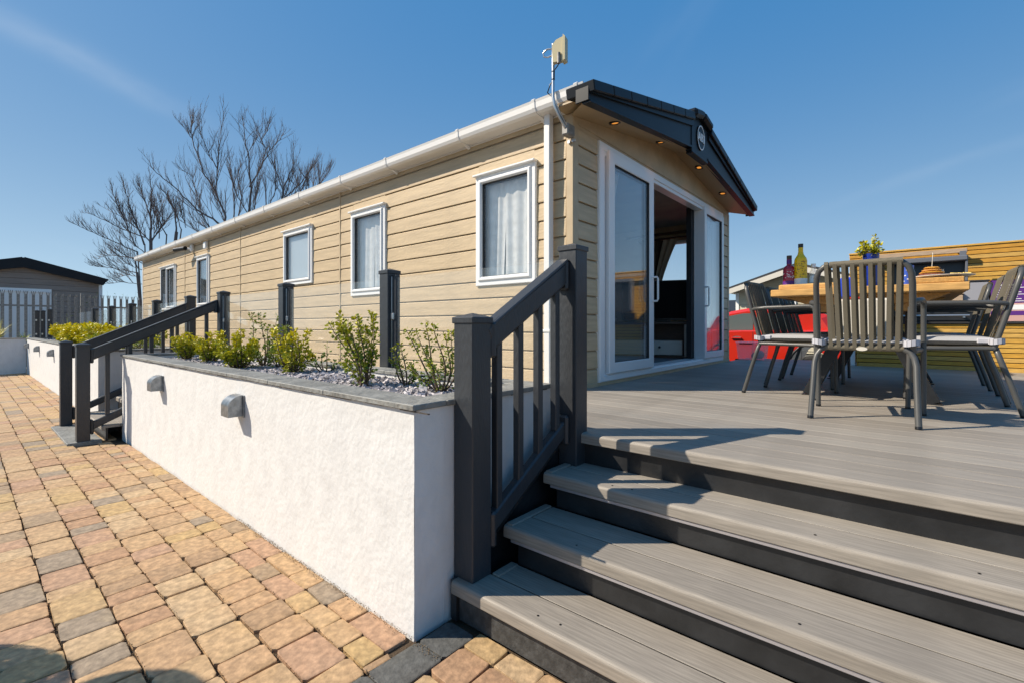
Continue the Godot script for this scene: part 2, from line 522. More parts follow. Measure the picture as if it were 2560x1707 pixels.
func paving() -> void:
	var bed := part(self, "block_paving", B.new().span(Vector3(-17.4, -0.044, -2.0), Vector3(4.0, -0.019, 3.0)), M.sand)
	tag(bed, "", "", "", "structure")
	var r := RandomNumberGenerator.new()
	r.seed = 77
	var jobs := []
	var lens := [0.235, 0.235, 0.165, 0.122, 0.165, 0.122, 0.15]
	# courses along the wall, then the laying on this side of the grey header course
	var rows := [[-1.128, -1.025], [-1.025, -0.92]]
	for k in 19: rows.append([-0.92 + 0.1675 * k, -0.92 + 0.1675 * (k + 1)])
	for i in rows.size():
		var x := -1.442 if i else -1.47
		x -= r.randf() * 0.06 if i != 2 else 0.0
		if i > 0 and x < -1.445: jobs.append([x, -1.442, rows[i][0], rows[i][1], false])
		while x > -17.3:
			var l: float = lens[r.randi() % lens.size()]
			if i < 1: l *= 1.15
			if not (x - l < -6.40 and x > -7.78 and rows[i][1] < -0.66): jobs.append([x - l, x, rows[i][0], rows[i][1], false])
			x -= l
	var z := -1.30
	while z < 2.2:
		var l := 0.225 if z > -1.2 else 0.165
		jobs.append([-1.442, -1.287, z, z + l, true])
		z += l
	for i in 21:
		var x := -1.285
		var z0 := -1.325 + (0.10 if i else 0.0) + 0.1675 * maxi(i - 1, 0)
		while x < 3.5:
			var l: float = lens[r.randi() % lens.size()]
			jobs.append([x, x + l, z0, z0 + (0.1675 if i else 0.10), false])
			x += l
	for x in [-7.6, -7.4, -7.2, -7.0, -6.8, -6.6]: jobs.append([x - 0.1, x + 0.1, -1.1, -0.95, false])
	for j in jobs:
		var cx: float = (j[0] + j[1]) / 2
		var cz: float = (j[2] + j[3]) / 2
		j.append(cx * cx + cz * cz + (0.0 if seen(cx, cz) else 10000.0))
	jobs.sort_custom(func(p, q): return p[5] < q[5])
	var rest := B.new()
	var done := 0
	for j in jobs:
		var cx: float = (j[0] + j[1]) / 2
		var cz: float = (j[2] + j[3]) / 2
		if done < 298 and j[5] < 9999.0:
			var b := B.new()
			paver(b, j[0] - cx, j[1] - cx, j[2] - cz, j[3] - cz, 0.0, r)
			part(bed, "paver", b, M.paver_grey if j[4] else M.paver[r.randi() % M.paver.size()], Vector3(cx, 0, cz))
			done += 1
		else:
			var m: StandardMaterial3D = M.paver_grey if j[4] else M.paver[r.randi() % M.paver.size()]
			paver(rest, j[0], j[1], j[2], j[3], 0.0, r, m.albedo_color.srgb_to_linear())
	# sandy crumbs lying in the joints
	var mm := MultiMesh.new()
	mm.transform_format = MultiMesh.TRANSFORM_3D
	mm.use_colors = true
	mm.mesh = B.new().bbox(Vector3.ZERO, Vector3(1, 0.7, 0.8), 0.25).mesh()
	mm.instance_count = 9000
	for i in 9000:
		var kz: int = r.randi() % 9
		var gx := r.randf_range(-6.5, -1.3) if i % 3 else r.randf_range(-3.2, -1.3)
		var gz := -0.92 + 0.1675 * kz if i % 9 else -1.128 + 0.03 * r.randf() * r.randf()
		var cl := 0.006 + 0.012 * pow(r.randf(), 4.0)
		var sc := r.randf_range(0.0012, 0.0042)
		mm.set_instance_transform(i, Transform3D(Basis.from_euler(Vector3(r.randf() * 3, r.randf() * 3, r.randf() * 3)).scaled(Vector3.ONE * sc), Vector3(gx, r.randf_range(-0.009, -0.001) if absf(gz + 1.11) > 0.03 else 0.002, gz + r.randf_range(-cl, cl))))
		mm.set_instance_color(i, Color(0.30, 0.19, 0.09) * r.randf_range(0.35, 1.2))
	var grit := MultiMeshInstance3D.new()
	grit.name = "joint_grit"
	grit.multimesh = mm
	grit.material_override = M.chip
	bed.add_child(grit)
	tag(grit, "", "", "", "stuff")
	tag(part(bed, "farther_pavers", rest, M.paver_any), "", "", "", "stuff")

# ---------------------------------------------------------------- rendered planters
func wall_block(parent: Node, lo: Vector3, hi: Vector3) -> void:
	# hand-floated render: a slightly wavy face
	var b := B.new()
	var f := FastNoiseLite.new()
	f.seed = 8; f.frequency = 2.2
	var nx := maxi(2, int((hi.x - lo.x) / 0.12)); var ny := 8; var nz := maxi(2, int((hi.z - lo.z) / 0.12))
	var w := func(p: Vector3, m: Vector3): return p + m * f.get_noise_3dv(p) * 0.006
	var face := func(o: Vector3, ua: Vector3, va: Vector3, nu: int, nv: int, m: Vector3):
		for i in nu:
			for j in nv:
				var q := []
				for k in [[0, 0], [1, 0], [1, 1], [0, 1]]:
					q.append(w.call(o + ua * float(i + k[0]) / nu + va * float(j + k[1]) / nv, m))
				b.quad(q[0], q[1], q[2], q[3])
	var s := hi - lo
	face.call(Vector3(lo.x, lo.y, hi.z), Vector3(s.x, 0, 0), Vector3(0, s.y, 0), nx, ny, Vector3(0, 0, 1))
	face.call(Vector3(hi.x, lo.y, hi.z), Vector3(0, 0, -s.z), Vector3(0, s.y, 0), nz, ny, Vector3(1, 0, 0))
	face.call(Vector3(hi.x, lo.y, lo.z), Vector3(-s.x, 0, 0), Vector3(0, s.y, 0), nx, ny, Vector3(0, 0, -1))
	face.call(lo, Vector3(0, 0, s.z), Vector3(0, s.y, 0), nz, ny, Vector3(-1, 0, 0))
	face.call(Vector3(lo.x, hi.y, hi.z), Vector3(s.x, 0, 0), Vector3(0, 0, -s.z), nx, nz, Vector3(0, 1, 0))
	part(parent, "rendered_wall", b, M.render)

func coping_run(parent: Node, along_x: bool, p0: float, p1: float, q0: float, q1: float, piece: float) -> void:
	var p := p0
	while p < p1 - 0.05:
		var e := minf(p + piece, p1)
		if p1 - e < 0.15: e = p1
		var y := 0.875 + rng.randf_range(-0.0008, 0.0008)
		var lo := Vector3(p + 0.001, y, q0) if along_x else Vector3(q0, y, p + 0.001)
		var hi := Vector3(e - 0.001, y + 0.023, q1) if along_x else Vector3(q1, y + 0.023, e - 0.001)
		part(parent, "coping_stone", B.new().span(lo, hi, 0.003), M.coping)
		p = e

func chips(parent: Node, lo: Vector3, hi: Vector3, count: int, s: int) -> void:
	var r := RandomNumberGenerator.new()
	r.seed = s
	var b := B.new()
	b.box(Vector3.ZERO, Vector3(1, 0.28, 0.62), Basis(Vector3(0, 1, 0), 0.3))
	var mm := MultiMesh.new()
	mm.transform_format = MultiMesh.TRANSFORM_3D
	mm.use_colors = true
	mm.mesh = b.mesh()
	mm.instance_count = count
	for i in count:
		var k := r.randf_range(0.016, 0.042)
		var t := Basis.from_euler(Vector3(r.randf_range(-0.7, 0.7), r.randf_range(0, TAU), r.randf_range(-0.7, 0.7))).scaled(Vector3.ONE * k)
		mm.set_instance_transform(i, Transform3D(t, Vector3(r.randf_range(lo.x, hi.x), lo.y + r.randf() * (hi.y - lo.y), r.randf_range(lo.z, hi.z))))
		var g := r.randf_range(0.25, 0.68)
		mm.set_instance_color(i, Color(g * 1.04, g * 0.96, g * 0.98))
	var o := MultiMeshInstance3D.new()
	o.name = numbered(parent, "slate_chips")
	o.multimesh = mm
	o.material_override = M.chip
	parent.add_child(o)
	tag(o, "", "", "", "stuff")

func planters() -> void:
	for k in [[-6.46, -1.458, "low white rendered planter beside the front steps, filled with slate chips and small shrubs"], [-17.4, -7.80, "long white rendered planter beyond the side steps, with the yellow hedge in it"]]:
		var t := thing("planter", k[2], "planter", Vector3.ZERO, 0.0, "white rendered planters along the lodge")
		var x0: float = k[0]
		var x1: float = k[1]
		wall_block(t, Vector3(x0, -0.04, -1.285), Vector3(x1, 0.875, -1.135))
		wall_block(t, Vector3(x0, -0.04, -2.035), Vector3(x1, 0.875, -1.895))
		wall_block(t, Vector3(x1 - 0.14, -0.04, -1.897), Vector3(x1 - 0.001, 0.874, -1.283))
		wall_block(t, Vector3(x0 + 0.001, -0.04, -1.897), Vector3(x0 + 0.14, 0.874, -1.283))
		coping_run(t, true, x0 - 0.012, x1 + 0.014, -1.292, -1.120, 0.62)
		coping_run(t, true, x0 - 0.012, x1 + 0.014, -2.04, -1.885, 0.62)
		coping_run(t, false, -1.884, -1.293, x1 - 0.145, x1 + 0.014, 0.62)
		coping_run(t, false, -1.884, -1.293, x0 - 0.012, x0 + 0.145, 0.62)
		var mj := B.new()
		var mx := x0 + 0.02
		while mx < x1 - 0.05:                       # ragged dark strips: crack line with the shadow under the coping put into colour
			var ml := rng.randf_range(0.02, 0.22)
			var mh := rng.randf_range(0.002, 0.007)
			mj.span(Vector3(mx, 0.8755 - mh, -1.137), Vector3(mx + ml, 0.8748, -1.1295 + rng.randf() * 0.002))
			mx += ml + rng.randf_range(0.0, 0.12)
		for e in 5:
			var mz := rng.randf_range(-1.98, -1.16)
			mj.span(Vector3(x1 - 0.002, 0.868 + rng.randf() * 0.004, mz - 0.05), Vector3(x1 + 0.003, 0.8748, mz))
		tag(part(t, "crack_shadow_line", mj, M.soil), "", "", "", "stuff")
		part(t, "soil", B.new().span(Vector3(x0 + 0.13, 0.2, -1.9), Vector3(x1 - 0.13, 0.826, -1.28)), M.soil)
		chips(t, Vector3(x0 + 0.15, 0.826, -1.885), Vector3(x1 - 0.15, 0.852, -1.29), 6500 if x1 > -3 else 5000, 3)
	var p := thing("boundary_wall", "white rendered wall across the end of the paved yard", "wall")
	wall_block(p, Vector3(-17.75, -0.04, -1.12), Vector3(-17.42, 0.875, 6.0))
	coping_run(p, false, -1.11, 6.0, -17.77, -17.405, 0.8)

# ---------------------------------------------------------------- deck and steps
func board(parent: Node, x0: float, x1: float, z0: float, z1: float, y: float, th := 0.024, called := "board") -> void:
	part(parent, called, B.new().span(Vector3(x0, y - th, z0), Vector3(x1, y, z1), 0.0012), M.deck[rng.randi() % M.deck.size()])

func nosing(parent: Node, x0: float, x1: float, z_front: float, z_back: float, y: float) -> void:
	# bullnosed edge board with a deep front
	var pf := PackedVector2Array()
	var d := z_front - z_back
	pf.append(Vector2(0, -0.024)); pf.append(Vector2(d - 0.022, -0.024)); pf.append(Vector2(d - 0.022, -0.052)); pf.append(Vector2(d - 0.002, -0.052)); pf.append(Vector2(d, -0.049))
	for a in 6: pf.append(Vector2(d - 0.016 + 0.016 * cos(a * PI / 10), -0.016 + 0.016 * sin(a * PI / 10)))
	pf.append(Vector2(0, 0))
	var b := B.new()
	b.prism(pf, x1 - x0, Transform3D(Basis(Vector3(0, 0, 1), Vector3.UP, Vector3(-1, 0, 0)), Vector3(x1, y, z_back)))
	part(parent, "nosing_board", b, M.deck[rng.randi() % M.deck.size()])

func deck() -> void:
	var t := thing("deck", "raised grey composite deck in front of the lodge doors", "deck")
	var z := -2.207
	var i := 0
	nosing(t, -1.30, 2.4, -2.08, -2.204, D)
	while z > -8.95:
		var left := -1.44 if z > -2.3 else (-2.195 if z < -3.42 else -17.2)
		var right := 2.4
		var cut := 1.15 if i % 2 else -0.35 - 0.8 * (i % 3)
		if left < -10:
			for k in [[-17.2, -13.4], [-13.396, -9.6], [-9.596, -5.8], [-5.796, -2.2]]: board(t, k[0], k[1], z - 0.1360, z, D)
			left = -2.196
		if cut > -0.3:
			board(t, left, cut, z - 0.1360, z, D)
			board(t, cut + 0.003, right, z - 0.1360, z, D)
		else:
			board(t, left, right, z - 0.1360, z, D)
		z -= 0.1435
		i += 1
	for k in [[-1.435, -1.302], [-6.43, -1.44], [-7.75, -6.47], [-17.3, -7.78]]:       # narrow boards behind the planters and round the post
		board(t, k[0], k[1], -2.35 if k[0] < -1.5 else -2.204, -2.045, D - 0.001)
	part(t, "joint_backing", B.new().span(Vector3(-2.19, D - 0.02, -8.94), Vector3(2.39, D - 0.0025, -2.19)), M.black)
	part(t, "joint_backing", B.new().span(Vector3(-17.1, D - 0.02, -3.40), Vector3(-2.2, D - 0.005, -2.19)), M.black)
	part(t, "fascia_panel", B.new().span(Vector3(-1.44, D - RISE, -2.135), Vector3(2.4, D - 0.055, -2.115)), M.riser)
	part(t, "back_edge", B.new().span(Vector3(-2.4, 0.0, -9.02), Vector3(2.4, D - 0.026, -8.99)), M.riser)
	part(t, "subframe", B.new().span(Vector3(-2.19, -0.04, -8.98), Vector3(2.4, D - 0.03, -2.14)), M.black)
	part(t, "subframe", B.new().span(Vector3(-17.2, -0.04, -3.40), Vector3(-2.2, D - 0.03, -2.14)), M.black)

func front_steps() -> void:
	var t := thing("front_steps", "wide flight of grey composite steps with dark risers up to the deck", "steps")
	var zs := [-1.30, -1.555, -1.85]
	var back := [-1.575, -1.865, -2.12]
	for i in 3:
		var y := RISE * (i + 1)
		var x0 := -1.43 if i == 0 else -1.37
		nosing(t, x0, 2.4, zs[i], zs[i] - 0.142, y)
		board(t, x0 + (0.12 if i == 0 else 0.045), 2.4, back[i], zs[i] - 0.150, y, 0.024, "tread_board")
		part(t, "joint_backing", B.new().span(Vector3(x0 + 0.03, y - 0.02, zs[i] - 0.16), Vector3(2.39, y - 0.003, zs[i] - 0.13)), M.black)
		part(t, "edge_trim", B.new().span(Vector3(x0 if i else -1.34, y - 0.02, back[i]), Vector3((x0 if i else -1.34) + 0.04, y + 0.006, zs[i] - (0.016 if i else 0.147)), 0.004), M.deck[1])
		var zr: float = zs[i] - 0.028
		part(t, "riser", B.new().span(Vector3(x0 + 0.06 if i else -1.43, y - RISE, zr - 0.018), Vector3(2.4, y - 0.028, zr)), M.riser_low if i == 0 else M.riser)
		if i > 0: part(t, "riser_lip", B.new().span(Vector3(x0 + 0.035, y - 0.068, zr), Vector3(2.4, y - 0.0535, zr + 0.022), 0.002), M.lip)
		for k in 5:     # fixing screws
			var sx: float = [-1.02, -0.93, -0.25, 0.15, 0.9][k]
			part(t, "screw_head", B.new().lathe([Vector2(0.0045, 0), Vector2(0.0045, 0.0012), Vector2(0, 0.0012)], 8, Transform3D(Basis.IDENTITY, Vector3(sx, y, zs[i] - 0.045 - 0.01 * (k % 2)))), M.black)
	part(t, "stringer", B.new().prism(PackedVector2Array([Vector2(1.31, 0), Vector2(2.1, 0), Vector2(2.1, 0.60), Vector2(1.31, 0.13)]), 0.03, front(-1.44, 0)), M.riser)
	part(t, "end_panel", B.new().span(Vector3(-1.448, 0, -1.42), Vector3(-1.431, 0.16, -1.312), 0.002), M.charcoal)

func side_steps() -> void:
	var t := thing("side_steps", "narrow grey steps between the two white planters", "steps")
	for i in 3:
		var y := RISE * (i + 1)
		var zf := -0.97 - 0.30 * i
		nosing(t, -7.62, -6.42, zf, zf - 0.142, y)
		board(t, -7.62, -6.42, zf - 0.31, zf - 0.146, y, 0.024, "tread_board")
		part(t, "riser", B.new().span(Vector3(-7.60, y - RISE, zf - 0.045), Vector3(-6.44, y - 0.028, zf - 0.026)), M.riser)
	part(t, "base_board", B.new().span(Vector3(-7.72, -0.03, -0.97), Vector3(-6.44, 0.022, -0.70), 0.004), M.coping)
	part(t, "fascia_panel", B.new().span(Vector3(-7.75, 0.4, -2.12), Vector3(-6.47, D - 0.03, -2.06)), M.riser)

# ---------------------------------------------------------------- the lodge
const WINS := [[-3.35, -2.59, 1.595, 2.70], [-5.69, -4.905, 1.59, 2.70], [-7.70, -6.75, 1.835, 2.70], [-11.95, -11.17, 1.6, 2.70], [-14.82, -13.50, 1.6, 2.69]]
const X0 := -2.2         # front wall
const XE := -16.75       # far end
const Z0 := -3.40        # side wall
const ZF := -7.88        # far side

func plank_profile(h: float) -> PackedVector2Array:
	return PackedVector2Array([Vector2(-0.016, 0.0), Vector2(0.004, 0.0), Vector2(0.005, 0.004), Vector2(0.0, h - 0.020), Vector2(-0.010, h - 0.009), Vector2(-0.012, h - 0.006), Vector2(-0.016, h - 0.006)])

func lodge() -> void:
	var t := thing("holiday_lodge", "long beige clad holiday lodge with white windows and a dark gabled front", "lodge")
	var mats: Array = M.planks
	# side cladding, board by board, bay by bay
	var bays := [[-5.975, -2.275], [-9.515, -6.01], [-12.83, -9.55], [XE + 0.07, -12.865]]
	var e := Basis(Vector3(0, 0, 1), Vector3.UP, Vector3(-1, 0, 0))
	for row in 15:
		var yb := 2.980 - 0.1666 * (row + 1) + 0.0
		var yt := yb + 0.1666
		for bay in bays:
			var b := B.new()
			var cuts := []
			for w in WINS:
				if w[0] > bay[0] - 0.5 and w[1] < bay[1] + 0.5 and yt > w[2] + 0.03 and yb < w[3] - 0.03: cuts.append(w)
			var x: float = bay[1]
			for w in cuts:
				if x - w[1] > 0.01: b.prism(plank_profile(yt - yb), x - (w[1] - 0.03), Transform3D(e, Vector3(x, yb, Z0)))
				if yt - w[3] > -0.01 and yb < w[3]: b.span(Vector3(w[0] + 0.03, w[3] - 0.03, Z0 - 0.016), Vector3(w[1] - 0.03, yt - 0.006, Z0))
				if w[2] - yb > -0.01 and yt > w[2]: b.span(Vector3(w[0] + 0.03, yb, Z0 - 0.016), Vector3(w[1] - 0.03, w[2] + 0.03, Z0 + 0.004))
				x = w[0] + 0.03
			if x - bay[0] > 0.01: b.prism(plank_profile(yt - yb), x - bay[0], Transform3D(e, Vector3(x, yb, Z0)))
			part(t, "plank", b, mats[rng.randi() % 4])
	part(t, "eaves_board", B.new().span(Vector3(XE, 2.986, Z0 - 0.02), Vector3(-2.26, 3.06, Z0 - 0.004)), M.tan)
	for x in [-5.992, -9.532, -12.848]:
		part(t, "cover_strip", B.new().span(Vector3(x - 0.016, 0.5, Z0 - 0.01), Vector3(x + 0.016, 3.03, Z0 + 0.010), 0.003), M.tan)
	part(t, "skirting", B.new().span(Vector3(XE, 0.0, Z0 - 0.03), Vector3(X0 - 0.02, 0.50, Z0 - 0.01)), M.tan)
	# wall lining behind the cladding, open at the windows
	var xs := -2.24
	for w in WINS:
		part(t, "wall_lining", B.new().span(Vector3(w[1], 0.5, Z0 - 0.09), Vector3(xs, 3.05, Z0 - 0.02)), M.room)
		part(t, "wall_lining", B.new().span(Vector3(w[0], 0.5, Z0 - 0.09), Vector3(w[1], w[2] + 0.02, Z0 - 0.02)), M.room)
		part(t, "wall_lining", B.new().span(Vector3(w[0], w[3] - 0.02, Z0 - 0.09), Vector3(w[1], 3.05, Z0 - 0.02)), M.room)
		xs = w[0]
	part(t, "wall_lining", B.new().span(Vector3(XE, 0.5, Z0 - 0.09), Vector3(xs, 3.05, Z0 - 0.02)), M.room)
	part(t, "end_wall", B.new().span(Vector3(XE, 0.5, ZF + 0.1), Vector3(XE + 0.08, 3.2, Z0 - 0.02)), M.tan)
	part(t, "end_gable", B.new().prism(PackedVector2Array([Vector2(3.40, 3.0), Vector2(7.88, 3.0), Vector2(7.88, 3.08), Vector2(5.64, 3.50), Vector2(3.40, 3.08)]), 0.06, front(XE + 0.005, 0)), M.tan)
	# front cladding left and right of the door
	var ef := Basis(Vector3(1, 0, 0), Vector3.UP, Vector3(0, 0, 1))
	for row in 14:
		var yb := 2.935 - 0.1628 * (row + 1)
		for k in [[-3.80, -3.475], [ZF + 0.07, -7.51]]:
			part(t, "plank", B.new().prism(plank_profile(0.1628), k[1] - k[0], Transform3D(ef, Vector3(X0 + 0.0, yb, k[0]))), mats[rng.randi() % 4])
	part(t, "wall_lining", B.new().span(Vector3(X0 - 0.09, 0.5, -3.84), Vector3(X0 - 0.02, 3.0, Z0 - 0.02)), M.room)
	part(t, "wall_lining", B.new().span(Vector3(X0 - 0.09, 0.5, ZF), Vector3(X0 - 0.02, 3.0, -7.47)), M.room)
	part(t, "gable_panel", B.new().prism(PackedVector2Array([Vector2(3.40, 2.905), Vector2(7.88, 2.905), Vector2(7.88, 2.99), Vector2(5.64, 3.34), Vector2(3.40, 2.99)]), 0.05, front(X0 - 0.047, 0)), M.tan)
	part(t, "gable_trim", B.new().span(Vector3(X0 + 0.003, 2.936, ZF + 0.05), Vector3(X0 + 0.012, 2.954, -3.46), 0.002), M.tan)
	part(t, "corner_trim", B.new().span(Vector3(X0 - 0.072, 0.5, Z0 - 0.075), Vector3(X0 + 0.008, 3.02, Z0 + 0.010), 0.008), M.tan)
	part(t, "corner_trim", B.new().span(Vector3(X0 - 0.07, 0.5, ZF - 0.01), Vector3(X0 + 0.008, 2.95, ZF + 0.065), 0.008), M.tan)
	part(t, "corner_trim", B.new().span(Vector3(XE - 0.01, 0.5, Z0 - 0.05), Vector3(XE + 0.066, 3.03, Z0 + 0.010), 0.006), M.gutter)
	part(t, "sill_board", B.new().span(Vector3(X0 - 0.02, D - 0.02, ZF), Vector3(X0 + 0.016, 0.684, Z0 - 0.07), 0.003), M.tan)
	part(t, "far_side_wall", B.new().span(Vector3(XE, 0.0, ZF - 0.01), Vector3(-3.55, 3.0, ZF + 0.06)), M.tan)
	part(t, "far_side_wall", B.new().span(Vector3(-2.42, 0.0, ZF - 0.01), Vector3(X0 - 0.09, 3.0, ZF + 0.06)), M.tan)
	part(t, "far_side_wall", B.new().span(Vector3(-3.55, 0.0, ZF - 0.01), Vector3(-2.42, 1.35, ZF + 0.06)), M.tan)
	part(t, "far_side_wall", B.new().span(Vector3(-3.55, 2.62, ZF - 0.01), Vector3(-2.42, 3.0, ZF + 0.06)), M.tan)
	# roof
	for s in [0, 1]:
		var za := -3.27 if s == 0 else -8.0
		var rp := [Vector3(-1.95, 3.13, za), Vector3(XE - 0.05, 3.13, za), Vector3(XE - 0.05, 3.56, -5.63), Vector3(-1.95, 3.56, -5.63)]
		var b := B.new()
		var dn := Vector3(0, -0.06, 0)
		if s: rp = [rp[1], rp[0], rp[3], rp[2]]
		b.quad(rp[1], rp[0], rp[3], rp[2]); b.quad(rp[0] + dn, rp[1] + dn, rp[2] + dn, rp[3] + dn)
		b.quad(rp[0], rp[0] + dn, rp[3] + dn, rp[3]); b.quad(rp[1] + dn, rp[1], rp[2], rp[2] + dn); b.quad(rp[0] + dn, rp[0], rp[1], rp[1] + dn)
		part(t, "roof", b, M.roof)
	# gutter with its brackets
	var gp := PackedVector2Array([Vector2(-0.17, 0.0), Vector2(-0.045, 0.0), Vector2(-0.018, 0.012), Vector2(-0.004, 0.04), Vector2(0.0, 0.085), Vector2(0.006, 0.105), Vector2(-0.006, 0.112), Vector2(-0.012, 0.09), Vector2(-0.16, 0.09), Vector2(-0.17, 0.115)])
	var g := part(t, "gutter", B.new().prism(gp, -1.99 - XE + 0.06, Transform3D(e, Vector3(-1.99, 3.04, -3.215))), M.gutter)
	for x in [-2.06, -2.491, -3.452, -4.674, -5.686, -6.847, -8.061, -9.3, -10.5, -11.7, -12.9, -14.1, -15.3, -16.4]:
		var bp := PackedVector2Array([Vector2(-0.17, -0.035), Vector2(-0.10, -0.006), Vector2(-0.043, -0.005), Vector2(-0.013, 0.010), Vector2(0.002, 0.04), Vector2(0.006, 0.085), Vector2(0.012, 0.108), Vector2(-0.004, 0.122), Vector2(-0.17, 0.116)])
		part(g, "bracket", B.new().prism(bp, 0.034, Transform3D(e, Vector3(x + 0.017, 3.04, -3.215))), M.gutter)
	part(t, "eaves_fascia", B.new().span(Vector3(XE - 0.02, 3.03, -3.405), Vector3(-2.02, 3.14, -3.388)), M.gutter)
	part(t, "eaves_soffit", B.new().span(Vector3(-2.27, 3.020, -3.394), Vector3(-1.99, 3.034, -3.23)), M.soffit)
	var dp := part(t, "downpipe", B.new().span(Vector3(-2.452, 0.55, -3.375), Vector3(-2.388, 3.05, -3.312), 0.006), M.gutter)
	part(dp, "pipe_clip", B.new().span(Vector3(-2.462, 1.145, -3.39), Vector3(-2.378, 1.17, -3.304), 0.004), M.gutter)
	part(dp, "pipe_clip", B.new().span(Vector3(-2.462, 1.55, -3.39), Vector3(-2.378, 1.575, -3.304), 0.004), M.gutter)
	part(t, "round_vent", B.new().lathe([Vector2(0.052, 0), Vector2(0.052, 0.012), Vector2(0.044, 0.018), Vector2(0.03, 0.012), Vector2(0, 0.012)], 20, Transform3D(Basis(Vector3.RIGHT, PI / 2), Vector3(-2.32, 1.34, Z0 + 0.004))), M.tan)
	# front barge boards, soffits, lights and badge
	var xf := -1.90
	for s in [0, 1]:
		var q := func(z: float): return -z if s == 0 else 11.20 + z        # mirrored about z = -5.60
		var order := func(a: Array):
			if s: a.reverse()
			return PackedVector2Array(a)
		var lower: PackedVector2Array = order.call([Vector2(q.call(-3.13), 2.93), Vector2(q.call(-5.33), 3.215), Vector2(q.call(-5.33), 3.50), Vector2(q.call(-3.13), 3.0)])
		part(t, "barge_board", B.new().prism(lower, 0.05, front(xf - 0.03, 0)), M.fascia)
		var band: PackedVector2Array = order.call([Vector2(q.call(-3.14), 2.985), Vector2(q.call(-5.33), 3.44), Vector2(q.call(-5.33), 3.51), Vector2(q.call(-3.14), 3.012)])
		part(t, "barge_band", B.new().prism(band, 0.062, front(xf - 0.02, 0)), M.fascia)
		var ed: PackedVector2Array = order.call([Vector2(q.call(-3.13), 2.918), Vector2(q.call(-5.33), 3.20), Vector2(q.call(-5.33), 3.222), Vector2(q.call(-3.13), 2.936)])
		part(t, "barge_edge", B.new().prism(ed, 0.075, front(xf - 0.045, 0)), M.fascia)
		for k in 7:
			var f0 := k / 7.0
			var f1 := (k + 1) / 7.0 - 0.0025
			var a := Vector2(q.call(lerpf(-3.12, -5.32, f0)), lerpf(3.03, 3.545, f0)); var c := Vector2(q.call(lerpf(-3.12, -5.32, f1)), lerpf(3.03, 3.545, f1))
			var p0: Vector3 = front(0, 0) * Vector3(a.x, a.y, 0); var p1: Vector3 = front(0, 0) * Vector3(c.x, c.y, 0)
			part(t, "verge_cap", B.new().bar(p0 + Vector3(xf - 0.06, 0, 0), p1 + Vector3(xf - 0.06, 0, 0), 0.26, 0.085, 0.008), M.fascia)
		part(t, "barge_return", B.new().span(Vector3(-2.0, 2.93, -3.135 if s == 0 else -8.065), Vector3(xf + 0.02, 3.06, -3.118 if s == 0 else -8.08), 0.004), M.fascia)
		# soffit
		var sa := Vector3(X0 - 0.0, 2.985, -3.36 if s == 0 else -7.86); var sb := Vector3(X0, 3.315, -5.61); var sc := Vector3(xf - 0.02, 3.22, -5.61); var sd := Vector3(xf - 0.02, 2.94, -3.13 if s == 0 else -8.08)
		var bs := B.new()
		for k in 10:
			var f0 := k / 10.0
			var f1 := (k + 1) / 10.0
			if s == 0: bs.quad(sa.lerp(sb, f0), sd.lerp(sc, f0), sd.lerp(sc, f1), sa.lerp(sb, f1))
			else: bs.quad(sa.lerp(sb, f1), sd.lerp(sc, f1), sd.lerp(sc, f0), sa.lerp(sb, f0))
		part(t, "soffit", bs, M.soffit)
		for z in [[-3.84, -4.86], [-6.06, -7.02]][s]:
			var fr: float = (z + 3.36) / -2.25 if s == 0 else (z + 7.86) / 2.25
			var y := lerpf(lerpf(2.985, 3.315, fr), lerpf(2.94, 3.22, clampf(((z + 3.13) / -2.48) if s == 0 else ((z + 8.08) / 2.47), 0, 1)), 0.57) - 0.004
			var tilt := 0.145 if s == 0 else -0.145
			var dl := part(t, "downlight", B.new().lathe([Vector2(0.030, 0.002), Vector2(0.038, -0.007), Vector2(0.052, -0.005), Vector2(0.055, 0.012)], 20), M.black, Vector3(-2.04, y, z))
			dl.rotation.x = tilt
			part(dl, "downlight_lamp", B.new().lathe([Vector2(0, 0.0), Vector2(0.034, 0.0)], 16), M.amber)
			var sp := SpotLight3D.new()
			sp.name = "downlight_glow"
			dl.add_child(sp)
			sp.position.y = -0.015
			sp.rotation.x = -PI / 2
			sp.light_energy = 0.02
			sp.light_color = Color(1, 0.66, 0.28)
			sp.light_size = 0.025
			sp.spot_range = 12.0
			sp.spot_attenuation = 2.0
			sp.shadow_enabled = true
	var rp2 := PackedVector2Array([Vector2(5.32, 3.17), Vector2(5.60, 3.15), Vector2(5.88, 3.17), Vector2(5.88, 3.56), Vector2(5.60, 3.62), Vector2(5.32, 3.56)])
	var rc := part(t, "ridge_board", B.new().prism(rp2, 0.062, front(xf - 0.04, 0)), M.fascia)
	part(rc, "ridge_edge", B.new().span(Vector3(xf - 0.04, 3.17, -5.335), Vector3(xf + 0.03, 3.56, -5.31), 0.006), M.fascia)
	part(rc, "ridge_foot", B.new().span(Vector3(xf - 0.05, 3.148, -5.87), Vector3(xf + 0.027, 3.172, -5.33), 0.01), M.fascia)
	for s in [-1, 1]:
		part(t, "ridge_cap", B.new().bar(Vector3(xf - 0.06, 3.585, -5.60 + s * 0.29), Vector3(xf - 0.06, 3.645, -5.60), 0.30, 0.10, 0.03), M.fascia)
	var oval := func(r: float): return [Vector2(0, 0)].map(func(_k): return r)
	var bd := part(t, "badge", B.new().lathe([Vector2(0, 0), Vector2(0.118, 0), Vector2(0.118, 0.012), Vector2(0, 0.012)], 32, Transform3D(Basis(Vector3(0, 0, -1), Vector3(1, 0, 0), Vector3(0, -1.2, 0)), Vector3(xf + 0.022, 3.385, -5.60))), M.fascia)
